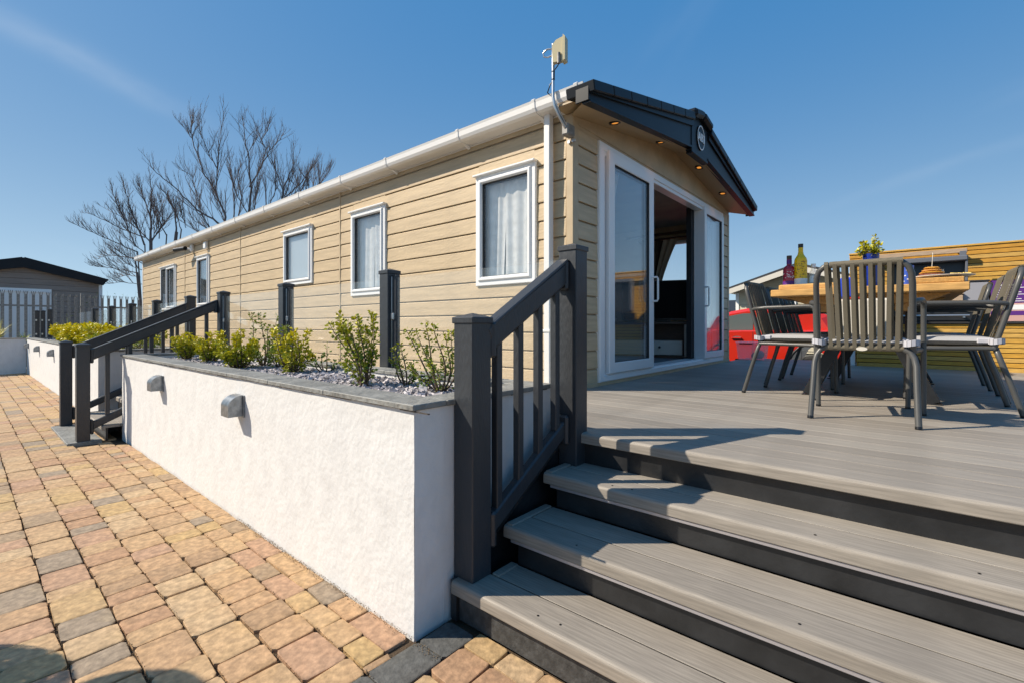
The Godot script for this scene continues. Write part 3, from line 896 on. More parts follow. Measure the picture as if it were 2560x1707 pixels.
	part(bd, "badge_rim", B.new().lathe([Vector2(0.107, 0.012), Vector2(0.107, 0.016), Vector2(0.118, 0.016), Vector2(0.118, 0.0121)], 32, Transform3D(Basis(Vector3(0, 0, -1), Vector3(1, 0, 0), Vector3(0, -1.2, 0)), Vector3(xf + 0.022, 3.385, -5.60))), M.white)
	var tm := TextMesh.new()
	var sf := SystemFont.new()
	sf.font_names = PackedStringArray(["Droid Sans"])
	sf.font_weight = 700
	sf.font_italic = true
	tm.font = sf
	tm.text = "ABI"
	tm.font_size = 48
	tm.pixel_size = 0.0027
	tm.depth = 0.006
	var lt := part(bd, "badge_lettering", tm, M.white, Vector3(xf + 0.039, 3.385, -5.60))
	lt.rotation.y = PI / 2
	# windows
	for i in 5: window(t, i)

func window(t: Node, i: int) -> void:
	var w: Array = WINS[i]
	var r := Rect2(w[0], w[2], w[1] - w[0], w[3] - w[2])
	var xf := side(0, Z0)
	var f := part(t, "window", B.new().ring(r, 0.05, -0.08, 0.026, xf, 0.006), M.white_pvc)
	part(f, "head_drip", B.new().span(Vector3(w[0] - 0.012, w[3] - 0.012, Z0), Vector3(w[1] + 0.008, w[3] + 0.008, Z0 + 0.062), 0.004), M.white_pvc)
	var lights := [r.grow(-0.046)]
	if i == 4:
		var a := r.grow(-0.046)
		lights = [Rect2(a.position, Vector2(a.size.x * 0.42, a.size.y)), Rect2(a.position + Vector2(a.size.x * 0.42, 0), Vector2(a.size.x * 0.58, a.size.y))]
	for l in lights:
		if i != 4 or l == lights[1]:
			part(f, "sash", B.new().ring(l, 0.042, -0.05, 0.044, xf, 0.012), M.white_pvc)
		var g: Rect2 = l.grow(-0.043 if i != 4 or l == lights[1] else -0.004)
		part(f, "gasket", B.new().ring(g, 0.006, -0.05, 0.016, xf, 0.001), M.seal)
		g = g.grow(-0.005)
		part(f, "pane", B.new().span(Vector3(g.position.x, g.position.y, Z0 - 0.002), Vector3(g.end.x, g.end.y, Z0 + 0.002)), M.window_pane)
		part(f, "inner_pane", B.new().span(Vector3(g.position.x, g.position.y, Z0 - 0.026), Vector3(g.end.x, g.end.y, Z0 - 0.022)), M.window_pane)
	if i == 2:
		part(f, "obscure_glass", B.new().span(Vector3(w[0] + 0.05, w[2] + 0.05, Z0 - 0.036), Vector3(w[1] - 0.05, w[3] - 0.05, Z0 - 0.028)), M.frosted)

func drape(x0: float, x1: float, y0: float, y1: float, z: float, folds: float, amp: float, pinch := 1.0, ph := 0.0) -> B:
	# a hanging curtain, gathered towards x0 at the bottom when pinch < 1
	var b := B.new()
	var nx := 40
	var ny := 8
	var f := func(i: int, j: int):
		var s := float(i) / nx; var q := float(j) / ny
		var wd := lerpf(pinch, 1.0, pow(q, 0.7))
		return Vector3(x0 + (x1 - x0) * s * wd, lerpf(y0, y1, q), z + amp * sin(ph + s * folds * TAU + 0.8 * q * sin(s * 9.0)) * (0.6 + 0.4 * (1 - q)))
	for i in nx:
		for j in ny:
			var p = f.call(i, j); var q = f.call(i + 1, j); var r = f.call(i + 1, j + 1); var s = f.call(i, j + 1)
			b.quad(p, q, r, s)
	return b

func patio_door() -> void:
	var t := thing("patio_door", "white sliding patio doors, standing half open onto the deck", "door")
	var xf := front(X0, 0)
	part(t, "outer_frame", B.new().ring(Rect2(3.80, 0.684, 3.71, 2.218), 0.075, -0.09, 0.03, xf, 0.008, 0.06), M.white_pvc)
	part(t, "inner_frame", B.new().ring(Rect2(3.868, 0.738, 3.574, 2.098), 0.045, -0.085, 0.018, xf, 0.004, 0.02), M.white_pvc)
	part(t, "threshold", B.new().span(Vector3(X0 - 0.20, 0.66, -7.5), Vector3(X0 - 0.005, 0.752, -3.85)), M.white_pvc)
	var a := part(t, "sliding_sash", B.new().ring(Rect2(3.94, 0.755, 1.0, 2.095), 0.11, -0.01, 0.05, xf, 0.006, 0.10), M.white_pvc)
	part(a, "gasket", B.new().ring(Rect2(4.048, 0.853, 0.784, 1.889), 0.007, 0.0, 0.042, xf, 0.001), M.seal)
	part(a, "pane", B.new().span(Vector3(X0 + 0.022, 0.858, -4.827), Vector3(X0 + 0.028, 2.737, -4.053)), M.window_pane)
	part(a, "inner_pane", B.new().span(Vector3(X0 - 0.002, 0.858, -4.827), Vector3(X0 + 0.003, 2.737, -4.053)), M.window_pane)
	var b := part(t, "fixed_sash", B.new().ring(Rect2(6.62, 0.757, 0.86, 2.08), 0.085, -0.10, 0.046, xf, 0.006, 0.09), M.white_pvc)
	part(b, "gasket", B.new().ring(Rect2(6.703, 0.845, 0.694, 1.909), 0.007, 0.0, 0.038, xf, 0.001), M.seal)
	part(b, "pane", B.new().span(Vector3(X0 + 0.018, 0.85, -7.392), Vector3(X0 + 0.024, 2.75, -6.708)), M.window_pane)
	part(b, "inner_pane", B.new().span(Vector3(X0 - 0.006, 0.85, -7.392), Vector3(X0 - 0.001, 2.75, -6.708)), M.window_pane)
	var c := part(t, "sliding_sash", B.new().ring(Rect2(6.63, 0.757, 0.84, 2.08), 0.10, -0.165, -0.115, xf, 0.005, 0.09), M.white_pvc)
	part(c, "pane", B.new().span(Vector3(X0 - 0.145, 0.85, -7.38), Vector3(X0 - 0.14, 2.73, -6.72)), M.window_pane)
	part(c, "meeting_seal", B.new().span(Vector3(X0 - 0.18, 0.76, -6.629), Vector3(X0 - 0.11, 2.83, -6.54)), M.seal)
	for k in [[-4.915, 0.05, a], [-6.67, -0.115, c], [-6.60, 0.05, b]]:
		var p := Vector3(X0 + k[1], 1.60, k[0])
		var pts := [p + Vector3(0, -0.13, 0), p + Vector3(0.045, -0.13, 0), p + Vector3(0.055, -0.11, 0), p + Vector3(0.055, 0.11, 0), p + Vector3(0.045, 0.13, 0), p + Vector3(0, 0.13, 0)]
		part(k[2], "handle", B.new().tube(pts, 0.011, 8), M.white_pvc)
	part(c, "lock_plate", B.new().span(Vector3(X0 - 0.116, 1.22, -6.71), Vector3(X0 - 0.108, 1.46, -6.65), 0.002), M.white)

func room() -> void:
	var t := thing("lodge_interior", "dim beige living room seen through the open patio door", "room")
	part(t, "floor", B.new().span(Vector3(XE + 0.1, 0.62, ZF + 0.07), Vector3(X0 - 0.205, 0.74, Z0 - 0.1)), M.carpet)
	part(t, "ceiling", B.new().span(Vector3(XE + 0.1, 2.88, ZF + 0.07), Vector3(X0 - 0.1, 2.94, Z0 - 0.1)), M.room)
	for x in [-6.3, -9.0, -12.3]: part(t, "partition", B.new().span(Vector3(x, 0.745, ZF + 0.08), Vector3(x + 0.06, 2.875, Z0 - 0.11)), M.room)
	part(t, "lining", B.new().span(Vector3(-6.2, 0.745, ZF + 0.075), Vector3(-3.56, 2.875, ZF + 0.095)), M.room)
	part(t, "cornice", B.new().span(Vector3(-3.9, 2.74, ZF + 0.08), Vector3(-2.3, 2.78, ZF + 0.12)), M.walnut)
	var cw := thing("side_window", "white window in the far wall behind the television, with tied-back curtains", "window")
	part(cw, "frame", B.new().ring(Rect2(-3.55, 1.35, 1.13, 1.27), 0.05, -0.02, 0.05, side(0, ZF + 0.05), 0.004), M.white_pvc)
	part(cw, "pane", B.new().span(Vector3(-3.5, 1.4, ZF + 0.02), Vector3(-2.47, 2.57, ZF + 0.024)), M.window_pane)
	var cu := thing("curtains", "brown and cream striped curtains hanging from a dark pole by the television", "curtains")
	part(cu, "curtain_pole", B.new().tube([Vector3(-3.62, 2.66, ZF + 0.2), Vector3(-2.35, 2.66, ZF + 0.2)], 0.016, 8), M.walnut)
	var bd := [0.0, 0.18, 0.3, 0.42, 0.56, 0.68, 1.0]
	for k in 6:
		var m: Material = M.curtain[[0, 1, 0, 1, 2, 2][k]]
		part(cu, "curtain_stripe", _stripe(bd[k], bd[k + 1], -3.52, -2.92, ZF + 0.2), m)
	for k in 3: part(cu, "curtain_stripe", _stripe(bd[k], bd[k + 1] + 0.1, -2.36, -2.62, ZF + 0.2), M.curtain[[1, 0, 1][k]])
	var nets := thing("net_curtain", "white net curtain in the side window nearest the lodge front", "curtain", Vector3.ZERO, 0.0, "net curtains in the lodge windows")
	part(nets, "drop", drape(-3.02, -2.605, 1.55, 2.72, Z0 - 0.065, 3.5, 0.010, 1.0), M.net)
	part(nets, "drop", drape(-3.335, -3.0, 1.55, 2.72, Z0 - 0.075, 3.0, 0.009, 0.8, 1.0), M.net)
	var n2 := thing("net_curtain", "white net curtain in the second window from the lodge front", "curtain", Vector3.ZERO, 0.0, "net curtains in the lodge windows")
	part(n2, "drop", drape(-5.25, -4.92, 1.55, 2.72, Z0 - 0.065, 2.5, 0.010, 1.0), M.net)
	part(n2, "drop", drape(-5.675, -5.26, 1.55, 2.72, Z0 - 0.075, 2.5, 0.009, 0.9), M.net)
	var n3 := thing("net_curtain", "pale curtain in the two-light window at the lodge's far end", "curtain", Vector3.ZERO, 0.0, "net curtains in the lodge windows")
	part(n3, "drop", drape(-14.2, -13.5, 1.55, 2.72, Z0 - 0.15, 4.0, 0.012, 1.0), M.net)
	var n4 := thing("net_curtain", "white curtain behind the closed left leaf of the patio door", "curtain", Vector3.ZERO, 0.0, "net curtains in the lodge windows")
	var dr := part(n4, "drop", drape(3.86, 4.60, 1.5, 2.82, 0.0, 5.0, 0.015, 0.12), M.net)
	dr.transform = front(X0 - 0.2, 0)
	var tv := thing("television", "black flat television facing the room beside the far window", "television", Vector3(-2.95, 1.262, -6.85), 0.35)
	part(tv, "casing", B.new().bbox(Vector3(0, 0.32, 0), Vector3(1.02, 0.60, 0.05), 0.01), M.black)
	part(tv, "screen", B.new().span(Vector3(-0.49, 0.045, 0.0255), Vector3(0.49, 0.605, 0.028)), M.screen)
	part(tv, "stand", B.new().bbox(Vector3(0, 0.012, 0), Vector3(0.4, 0.022, 0.2), 0.005), M.black)
	var u := thing("television_unit", "low cream and walnut television unit with a drawer", "cabinet", Vector3(-2.95, 0.742, -6.75), 0.35)
	part(u, "top", B.new().bbox(Vector3(0, 0.50, 0), Vector3(1.25, 0.035, 0.45), 0.004), M.walnut)
	part(u, "carcass", B.new().bbox(Vector3(0, 0.24, -0.19), Vector3(1.2, 0.48, 0.03)), M.walnut)
	part(u, "side_panel", B.new().bbox(Vector3(0.52, 0.25, 0), Vector3(0.17, 0.46, 0.42), 0.004), M.cream)
	part(u, "side_panel", B.new().bbox(Vector3(-0.6, 0.25, 0), Vector3(0.03, 0.46, 0.42), 0.004), M.walnut)
	var dw := part(u, "drawer", B.new().bbox(Vector3(-0.08, 0.145, 0.02), Vector3(0.98, 0.20, 0.4), 0.004), M.cream)
	part(dw, "knob", B.new().lathe([Vector2(0.016, 0), Vector2(0.018, 0.02), Vector2(0, 0.022)], 10, Transform3D(Basis(Vector3.RIGHT, PI / 2), Vector3(0.1, 0.155, 0.22))), M.black)
	part(u, "plinth", B.new().bbox(Vector3(0, 0.02, 0), Vector3(1.2, 0.035, 0.38)), M.walnut)

func _stripe(s0: float, s1: float, x0: float, x1: float, z: float) -> B:
	# one stripe of a curtain tied back towards x0
	var b := B.new()
	for i in 6:
		for j in 8:
			var f := func(a: int, c: int):
				var s := lerpf(s0, s1, a / 6.0)
				var q := c / 8.0
				var wd := lerpf(0.28, 1.0, q * q)
				return Vector3(x0 + (x1 - x0) * s * wd + 0.12 * signf(x1 - x0) * (1 - q) * q, lerpf(1.15, 2.64, q), z + 0.03 * sin(s * 34.0))
			b.quad(f.call(i, j), f.call(i + 1, j), f.call(i + 1, j + 1), f.call(i, j + 1))
	return b

# ---------------------------------------------------------------- posts, rails and glass
func post(parent: Node, x: float, z: float, y0: float, y1: float, w := 0.108, called := "post") -> MeshInstance3D:
	var p := part(parent, called, B.new().span(Vector3(x - w / 2, y0, z - w / 2), Vector3(x + w / 2, y1, z + w / 2), 0.004), M.charcoal)
	var h := w / 2 + 0.006
	var b := B.new()
	b.span(Vector3(x - h, y1 - 0.012, z - h), Vector3(x + h, y1 + 0.014, z + h), 0.003)
	var a := [Vector3(x - h + 0.003, y1 + 0.014, z + h - 0.003), Vector3(x + h - 0.003, y1 + 0.014, z + h - 0.003), Vector3(x + h - 0.003, y1 + 0.014, z - h + 0.003), Vector3(x - h + 0.003, y1 + 0.014, z - h + 0.003)]
	for i in 4: b.tri(a[i], a[(i + 1) % 4], Vector3(x, y1 + 0.032, z))
	part(p, "cap", b, M.charcoal)
	return p

func clamps(p: Node, x: float, z: float, s: float, ys: Array) -> void:
	for y in ys:
		part(p, "glass_clamp", B.new().bbox(Vector3(x + s * 0.072, y, z), Vector3(0.04, 0.05, 0.03), 0.006), M.steel)

func sloped_rails(t: Node, x: float, za: float, zb: float, top_a: float, top_b: float, low_a: float, low_b: float, zs: Array) -> void:
	# handrail and bottom rail from the low post at za up to the high post at zb, with balusters between
	var h := 0.062
	part(t, "handrail", B.new().bar(Vector3(x, top_a - h, za + 0.01), Vector3(x, top_b - h, zb - 0.01), 0.066, 0.105, 0.012), M.charcoal)
	part(t, "handrail_cover", B.new().bar(Vector3(x, top_a - 0.006, za), Vector3(x, top_b - 0.006, zb), 0.072, 0.014, 0.005), M.charcoal)
	part(t, "bottom_rail", B.new().bar(Vector3(x, low_a - 0.045, za + 0.01), Vector3(x, low_b - 0.045, zb - 0.01), 0.05, 0.075, 0.008), M.charcoal)
	for e in [[za, top_a, -1.0], [zb, top_b, 1.0], [za, low_a + 0.02, -1.0], [zb, low_b + 0.02, 1.0]]:
		part(t, "rail_bracket", B.new().bbox(Vector3(x, e[1] - 0.075 - 0.012 * e[2], e[0] - e[2] * -0.012), Vector3(0.08, 0.15, 0.03), 0.01), M.charcoal)
	for z in zs:
		var f: float = (z - za) / (zb - za)
		var y0 := lerpf(low_a, low_b, f) - 0.015
		var y1 := lerpf(top_a, top_b, f) - 0.09
		part(t, "baluster", B.new().span(Vector3(x - 0.018, y0, z - 0.018), Vector3(x + 0.018, y1, z + 0.018), 0.003), M.charcoal)

func glass_run(t: Node, x0: float, x1: float, z: float) -> void:
	part(t, "glass_panel", B.new().span(Vector3(x0, 0.72, z - 0.005), Vector3(x1, 1.555, z + 0.005)), M.pane)

func balustrades() -> void:
	var t := thing("stair_railing", "charcoal railing with slim balusters along the left side of the front steps", "railing")
	post(t, -1.40, -1.393, RISE - 0.002, 1.222, 0.112)
	post(t, -1.352, -2.086, 0.33, 1.60, 0.108)
	part(t, "post_skirt", B.new().span(Vector3(-1.457, 0.0, -1.45), Vector3(-1.434, RISE + 0.005, -1.336), 0.003), M.charcoal)
	sloped_rails(t, -1.375, -1.452, -2.03, 1.205, 1.545, 0.385, 0.735, [-1.517, -1.664, -1.813, -1.955])
	var a := thing("glass_balustrade", "glass balustrade on charcoal posts behind the nearer planter", "balustrade", Vector3.ZERO, 0.0, "glass balustrades along the raised walkway")
	var xs := [-3.0, -4.735, -6.44]
	for x in xs:
		var p := post(a, x, -2.105, D, 1.60)
		part(p, "channel", B.new().span(Vector3(x + 0.056, D, -2.125), Vector3(x + 0.105, 1.575, -2.085), 0.004), M.charcoal)
		part(p, "glass_edge", B.new().span(Vector3(x + 0.054, D + 0.02, -2.088), Vector3(x + 0.064, 1.565, -2.078), 0.002), M.steel)
		clamps(p, x, -2.085, 1.0, [1.27, 0.85])
	glass_run(a, -2.93, -1.41, -2.10)
	glass_run(a, -4.66, -3.07, -2.10)
	glass_run(a, -6.36, -4.80, -2.10)
	var c := thing("glass_balustrade", "glass balustrade on charcoal posts behind the yellow hedge, beyond the side steps", "balustrade", Vector3.ZERO, 0.0, "glass balustrades along the raised walkway")
	var ys := [-7.72, -9.45, -11.15, -12.95, -14.85]
	for i in ys.size():
		var p := post(c, ys[i], -2.105, D, 1.60)
		if i:
			part(p, "channel", B.new().span(Vector3(ys[i] + 0.056, D, -2.125), Vector3(ys[i] + 0.105, 1.575, -2.085), 0.004), M.charcoal)
			clamps(p, ys[i], -2.085, 1.0, [1.27, 0.85])
			glass_run(c, ys[i] + 0.1, ys[i - 1] - 0.07, -2.10)
	glass_run(c, -17.1, -14.93, -2.10)
	var e := thing("gate_posts", "cluster of three dark posts with small white clips at the far corner of the yard", "posts")
	for k in [[-1.315, 1.58], [-1.425, 1.58], [-1.55, 1.62]]:
		var p := post(e, -17.3, k[0], 0.5, k[1], 0.085)
		for y in [1.35, 0.99]: part(p, "clip", B.new().bbox(Vector3(-17.25, y, k[0] + 0.02), Vector3(0.02, 0.045, 0.03), 0.003), M.steel)
	for k in [[-6.50, "charcoal railing on the near side of the narrow side steps"], [-7.68, "charcoal railing on the far side of the narrow side steps"]]:
		var r := thing("side_railing", k[1], "railing", Vector3.ZERO, 0.0, "railings of the side steps")
		var x: float = k[0]
		post(r, x, -0.825, 0.022, 1.0, 0.105)
		sloped_rails(r, x, -0.88, -2.05, 0.955, 1.52, 0.20, 0.77, [-1.02, -1.21, -1.40, -1.59, -1.78, -1.94])

func wall_lamps() -> void:
	var where := [[-3.185, 0.712, "half-round metal wall light on the near planter, closest to the front steps"], [-4.945, 0.712, "half-round metal wall light on the near planter, closest to the side steps"], [-12.1, 0.705, "small dark wall light on the far planter, first past the side steps"], [-14.5, 0.705, "small dark wall light in the middle of the far planter wall"], [-16.9, 0.705, "small dark wall light at the far end of the far planter wall"]]
	for k in where:
		var t := thing("wall_light", k[2], "wall light", Vector3(k[0], k[1], -1.128), 0.0, "half-round wall lights on the planters")
		# quarter-round hood, open below, with cheeks
		var b := B.new()
		var w := 0.060
		var r := 0.082
		for i in 10:
			var a0 := i * PI / 20; var a1 := (i + 1) * PI / 20
			var p := Vector2(cos(a0) * r, sin(a0) * 0.066); var q := Vector2(cos(a1) * r, sin(a1) * 0.066)
			var m := Vector3(0, sin(a0), cos(a0)); var n := Vector3(0, sin(a1), cos(a1))
			b.quadn(Vector3(-w, p.y, p.x), Vector3(w, p.y, p.x), Vector3(w, q.y, q.x), Vector3(-w, q.y, q.x), m, m, n, n)
			for s in [-1.0, 1.0]:
				b.quad(Vector3(s * w, -0.062, p.x * 0.999), Vector3(s * w, p.y, p.x), Vector3(s * w, q.y, q.x), Vector3(s * w, -0.062, q.x))
		b.quad(Vector3(-w, -0.062, r), Vector3(w, -0.062, r), Vector3(w, 0, r), Vector3(-w, 0, r))
		part(t, "hood", b, M.wall_lamp)
		part(t, "back_plate", B.new().bbox(Vector3(0.004, -0.002, -0.002), Vector3(0.145, 0.135, 0.008), 0.002), M.wall_lamp)
		part(t, "lens", B.new().bbox(Vector3(0, -0.03, 0.035), Vector3(0.11, 0.006, 0.06)), M.white)

# ---------------------------------------------------------------- plants
func shrub(called: String, label: String, category: String, at: Vector3, h: float, spread: float, nst: int, per: int, sz: float, yellow: float, s: int, group := "", lean := Vector3.ZERO, drop := 0.03, stretch := 0.0) -> void:
	var r := RandomNumberGenerator.new()
	r.seed = s
	var t := thing(called, label, category, at, 0.0, group)
	var st := B.new()
	var lf := B.new()
	for i in nst:
		var a := TAU * (i + r.randf() * 0.8) / nst
		var len_ := h * (1.0 if i == 0 else r.randf_range(0.35, 1.05))
		var out := Vector3(cos(a), 0, sin(a)) * spread * (0.25 if i == 0 else r.randf_range(0.4, 1.0))
		var p0 := Vector3(cos(a), 0, sin(a)) * spread * 0.12 + Vector3(r.randf_range(-stretch, stretch), 0, 0)
		var pts := []
		var wob := Vector3(r.randf_range(-1, 1), 0, r.randf_range(-1, 1)) * h * 0.06
		for k in 7:
			var q := k / 6.0
			pts.append(p0 + out * pow(q, 0.8) + lean * q * q + wob * sin(q * 5.0) + Vector3(0, len_ * q, 0))
		st.tube(pts, [0.006, 0.0055, 0.005, 0.004, 0.0032, 0.0024, 0.0012], 5, false)
		for k in per:
			var q := sqrt(r.randf_range(drop * drop, 1.0))
			var f := q * 5.999
			var base: Vector3 = pts[int(f)].lerp(pts[int(f) + 1], f - int(f))
			var axis: Vector3 = (pts[int(f) + 1] - pts[int(f)]).normalized()
			var th := r.randf() * TAU
			var side_ := axis.cross(Vector3(cos(th), 0.15, sin(th))).normalized()
			var d := (side_ + axis * r.randf_range(0.1, 0.9)).normalized()
			var twig := r.randf() * r.randf() * spread * 0.35 * (1.2 - q * 0.6)
			var o := base + d * twig
			var l := sz * r.randf_range(0.6, 1.2)
			var wv := d.cross(Vector3(r.randf_range(-1, 1), r.randf_range(-1, 1), r.randf_range(-1, 1))).normalized() * l * 0.30
			var up := wv.cross(d).normalized() * l * 0.10
			var yl := clampf(yellow * (0.32 + 0.85 * q * (o.y / h)) + r.randf_range(-0.28, 0.28), 0.0, 1.0)
			var g := Color(0.09, 0.18, 0.022).lerp(Color(0.62, 0.54, 0.012), yl)
			lf.col = g * r.randf_range(0.75, 1.2)
			var tip := o + d * l
			var mid := o + d * l * 0.5
			lf.tri(o, mid + wv + up, tip)
			lf.tri(o, tip, mid - wv + up)
	part(t, "stems", st, M.stem)
	tag(part(t, "leaves", lf, M.leaf), "", "", "", "stuff")

func blades(label: String, at: Vector3, n_: int, len_: float, s: int, tint: Color, called := "grass_clump") -> void:
	var r := RandomNumberGenerator.new()
	r.seed = s
	var t := thing(called, label, "plant", at, 0.0, "strap-leaved plants at the end of the yard")
	var lf := B.new()
	for i in n_:
		var a := r.randf() * TAU
		var out := Vector3(cos(a), 0, sin(a))
		var l := len_ * r.randf_range(0.6, 1.1)
		var pts := []
		var lay := r.randf_range(0.15, 0.9)
		for k in 6:
			var q := k / 5.0
			pts.append(out * (0.03 + l * lay * q * q * 0.8) + Vector3(0, l * (q - 0.45 * lay * q * q), 0))
		lf.col = tint * r.randf_range(0.6, 1.2)
		var ac := out.cross(Vector3.UP)
		for k in 5:
			var w0 := 0.014 * (1 - k / 5.0) + 0.002; var w1 := 0.014 * (1 - (k + 1) / 5.0)
			lf.quad(pts[k] - ac * w0, pts[k] + ac * w0, pts[k + 1] + ac * w1, pts[k + 1] - ac * w1)
	tag(part(t, "blades", lf, M.leaf), "", "", "", "stuff")

func planting() -> void:
	var y := 0.84
	var g := "evergreen shrubs in the near planter"
	shrub("shrub", "low rounded yellow-green shrub at the end of the near planter by the side steps", "shrub", Vector3(-5.84, y, -1.56), 0.28, 0.125, 14, 80, 0.036, 0.95, 1, g)
	shrub("shrub", "bushy yellow-tipped shrub, second from the side steps in the near planter", "shrub", Vector3(-5.27, y, -1.60), 0.29, 0.13, 14, 80, 0.036, 1.05, 2, g)
	shrub("shrub", "broad dense green shrub with yellow tips, third from the side steps", "shrub", Vector3(-4.30, y, -1.53), 0.32, 0.15, 18, 85, 0.036, 0.95, 3, g)
	shrub("shrub", "tall dark green twiggy shrub just behind the broad yellow-tipped one", "shrub", Vector3(-4.40, y, -1.76), 0.47, 0.15, 9, 62, 0.03, 0.25, 4, g)
	shrub("shrub", "thin upright green shrub in front of the middle charcoal post", "shrub", Vector3(-4.10, y, -1.78), 0.36, 0.11, 7, 55, 0.03, 0.3, 5, g)
	shrub("shrub", "bright yellow-tipped shrub with upright shoots beside the middle charcoal post", "shrub", Vector3(-3.58, y, -1.64), 0.34, 0.13, 12, 78, 0.034, 1.15, 6, g)
	shrub("shrub", "tiny sparse seedling shrub at the back edge of the slate chips", "shrub", Vector3(-3.45, y, -1.84), 0.22, 0.15, 6, 22, 0.026, 0.2, 7, g)
	shrub("shrub", "tallest green shrub with one long leafy shoot leaning left, in front of the nearest post", "shrub", Vector3(-2.47, y, -1.55), 0.42, 0.12, 13, 95, 0.028, 0.6, 8, g, Vector3(-0.10, 0, 0))
	shrub("shrub", "thin straggly shrub between the nearest glass post and the plant label", "shrub", Vector3(-2.27, y, -1.71), 0.26, 0.09, 6, 50, 0.022, 0.45, 9, g, Vector3(-0.05, 0, 0))
	shrub("shrub", "open twiggy shrub with arching shoots behind the plant label, next to the front post", "shrub", Vector3(-1.96, y, -1.70), 0.38, 0.14, 11, 75, 0.022, 0.45, 10, g, Vector3(-0.06, 0, 0))
	shrub("yellow_hedge", "bright yellow hedge-like mass of bushes in the far planter behind the side steps", "hedge", Vector3(-12.3, y, -1.56), 0.36, 0.30, 130, 75, 0.07, 1.7, 11, "", Vector3.ZERO, 0.1, 1.9)
	shrub("shrub", "green and yellow bush seen between the two side railings", "shrub", Vector3(-8.7, y, -1.6), 0.30, 0.45, 22, 60, 0.05, 0.7, 13, "")
	blades("pale strap-leaved plant beside the far corner posts", Vector3(-15.9, y, -1.75), 26, 0.65, 14, Color(0.38, 0.40, 0.18))
	blades("strap-leaved plant with yellow stripes behind the yellow bush", Vector3(-12.3, y, -1.8), 26, 0.55, 15, Color(0.42, 0.38, 0.10))
	blades("small tuft of striped leaves between the far glass posts", Vector3(-9.6, y, -1.78), 22, 0.42, 16, Color(0.36, 0.38, 0.14))
	blades("clump of bright yellow striped leaves spilling over the end wall at the frame's left edge", Vector3(-18.1, 0.7, -0.62), 70, 0.75, 17, Color(0.55, 0.50, 0.05))
	blades("small low green tuft on the end wall beside the three dark posts", Vector3(-18.0, 0.72, -1.12), 30, 0.38, 18, Color(0.30, 0.36, 0.10))
	var l := thing("plant_label", "small black and white plastic plant label stuck in the slate chips", "plant label", Vector3(-2.05, 0.85, -1.66), 0.5)
	part(l, "stake", B.new().bbox(Vector3(0, 0.02, 0), Vector3(0.05, 0.07, 0.004), 0.001, Basis(Vector3.RIGHT, -0.5)), M.tie)
	part(l, "header", B.new().bbox(Vector3(0, 0.062, -0.022), Vector3(0.075, 0.035, 0.012), 0.004, Basis(Vector3.RIGHT, -0.5)), M.black)
	part(l, "print", B.new().bbox(Vector3(0, 0.064, -0.014), Vector3(0.05, 0.008, 0.002), 0.0, Basis(Vector3.RIGHT, -0.5)), M.white)

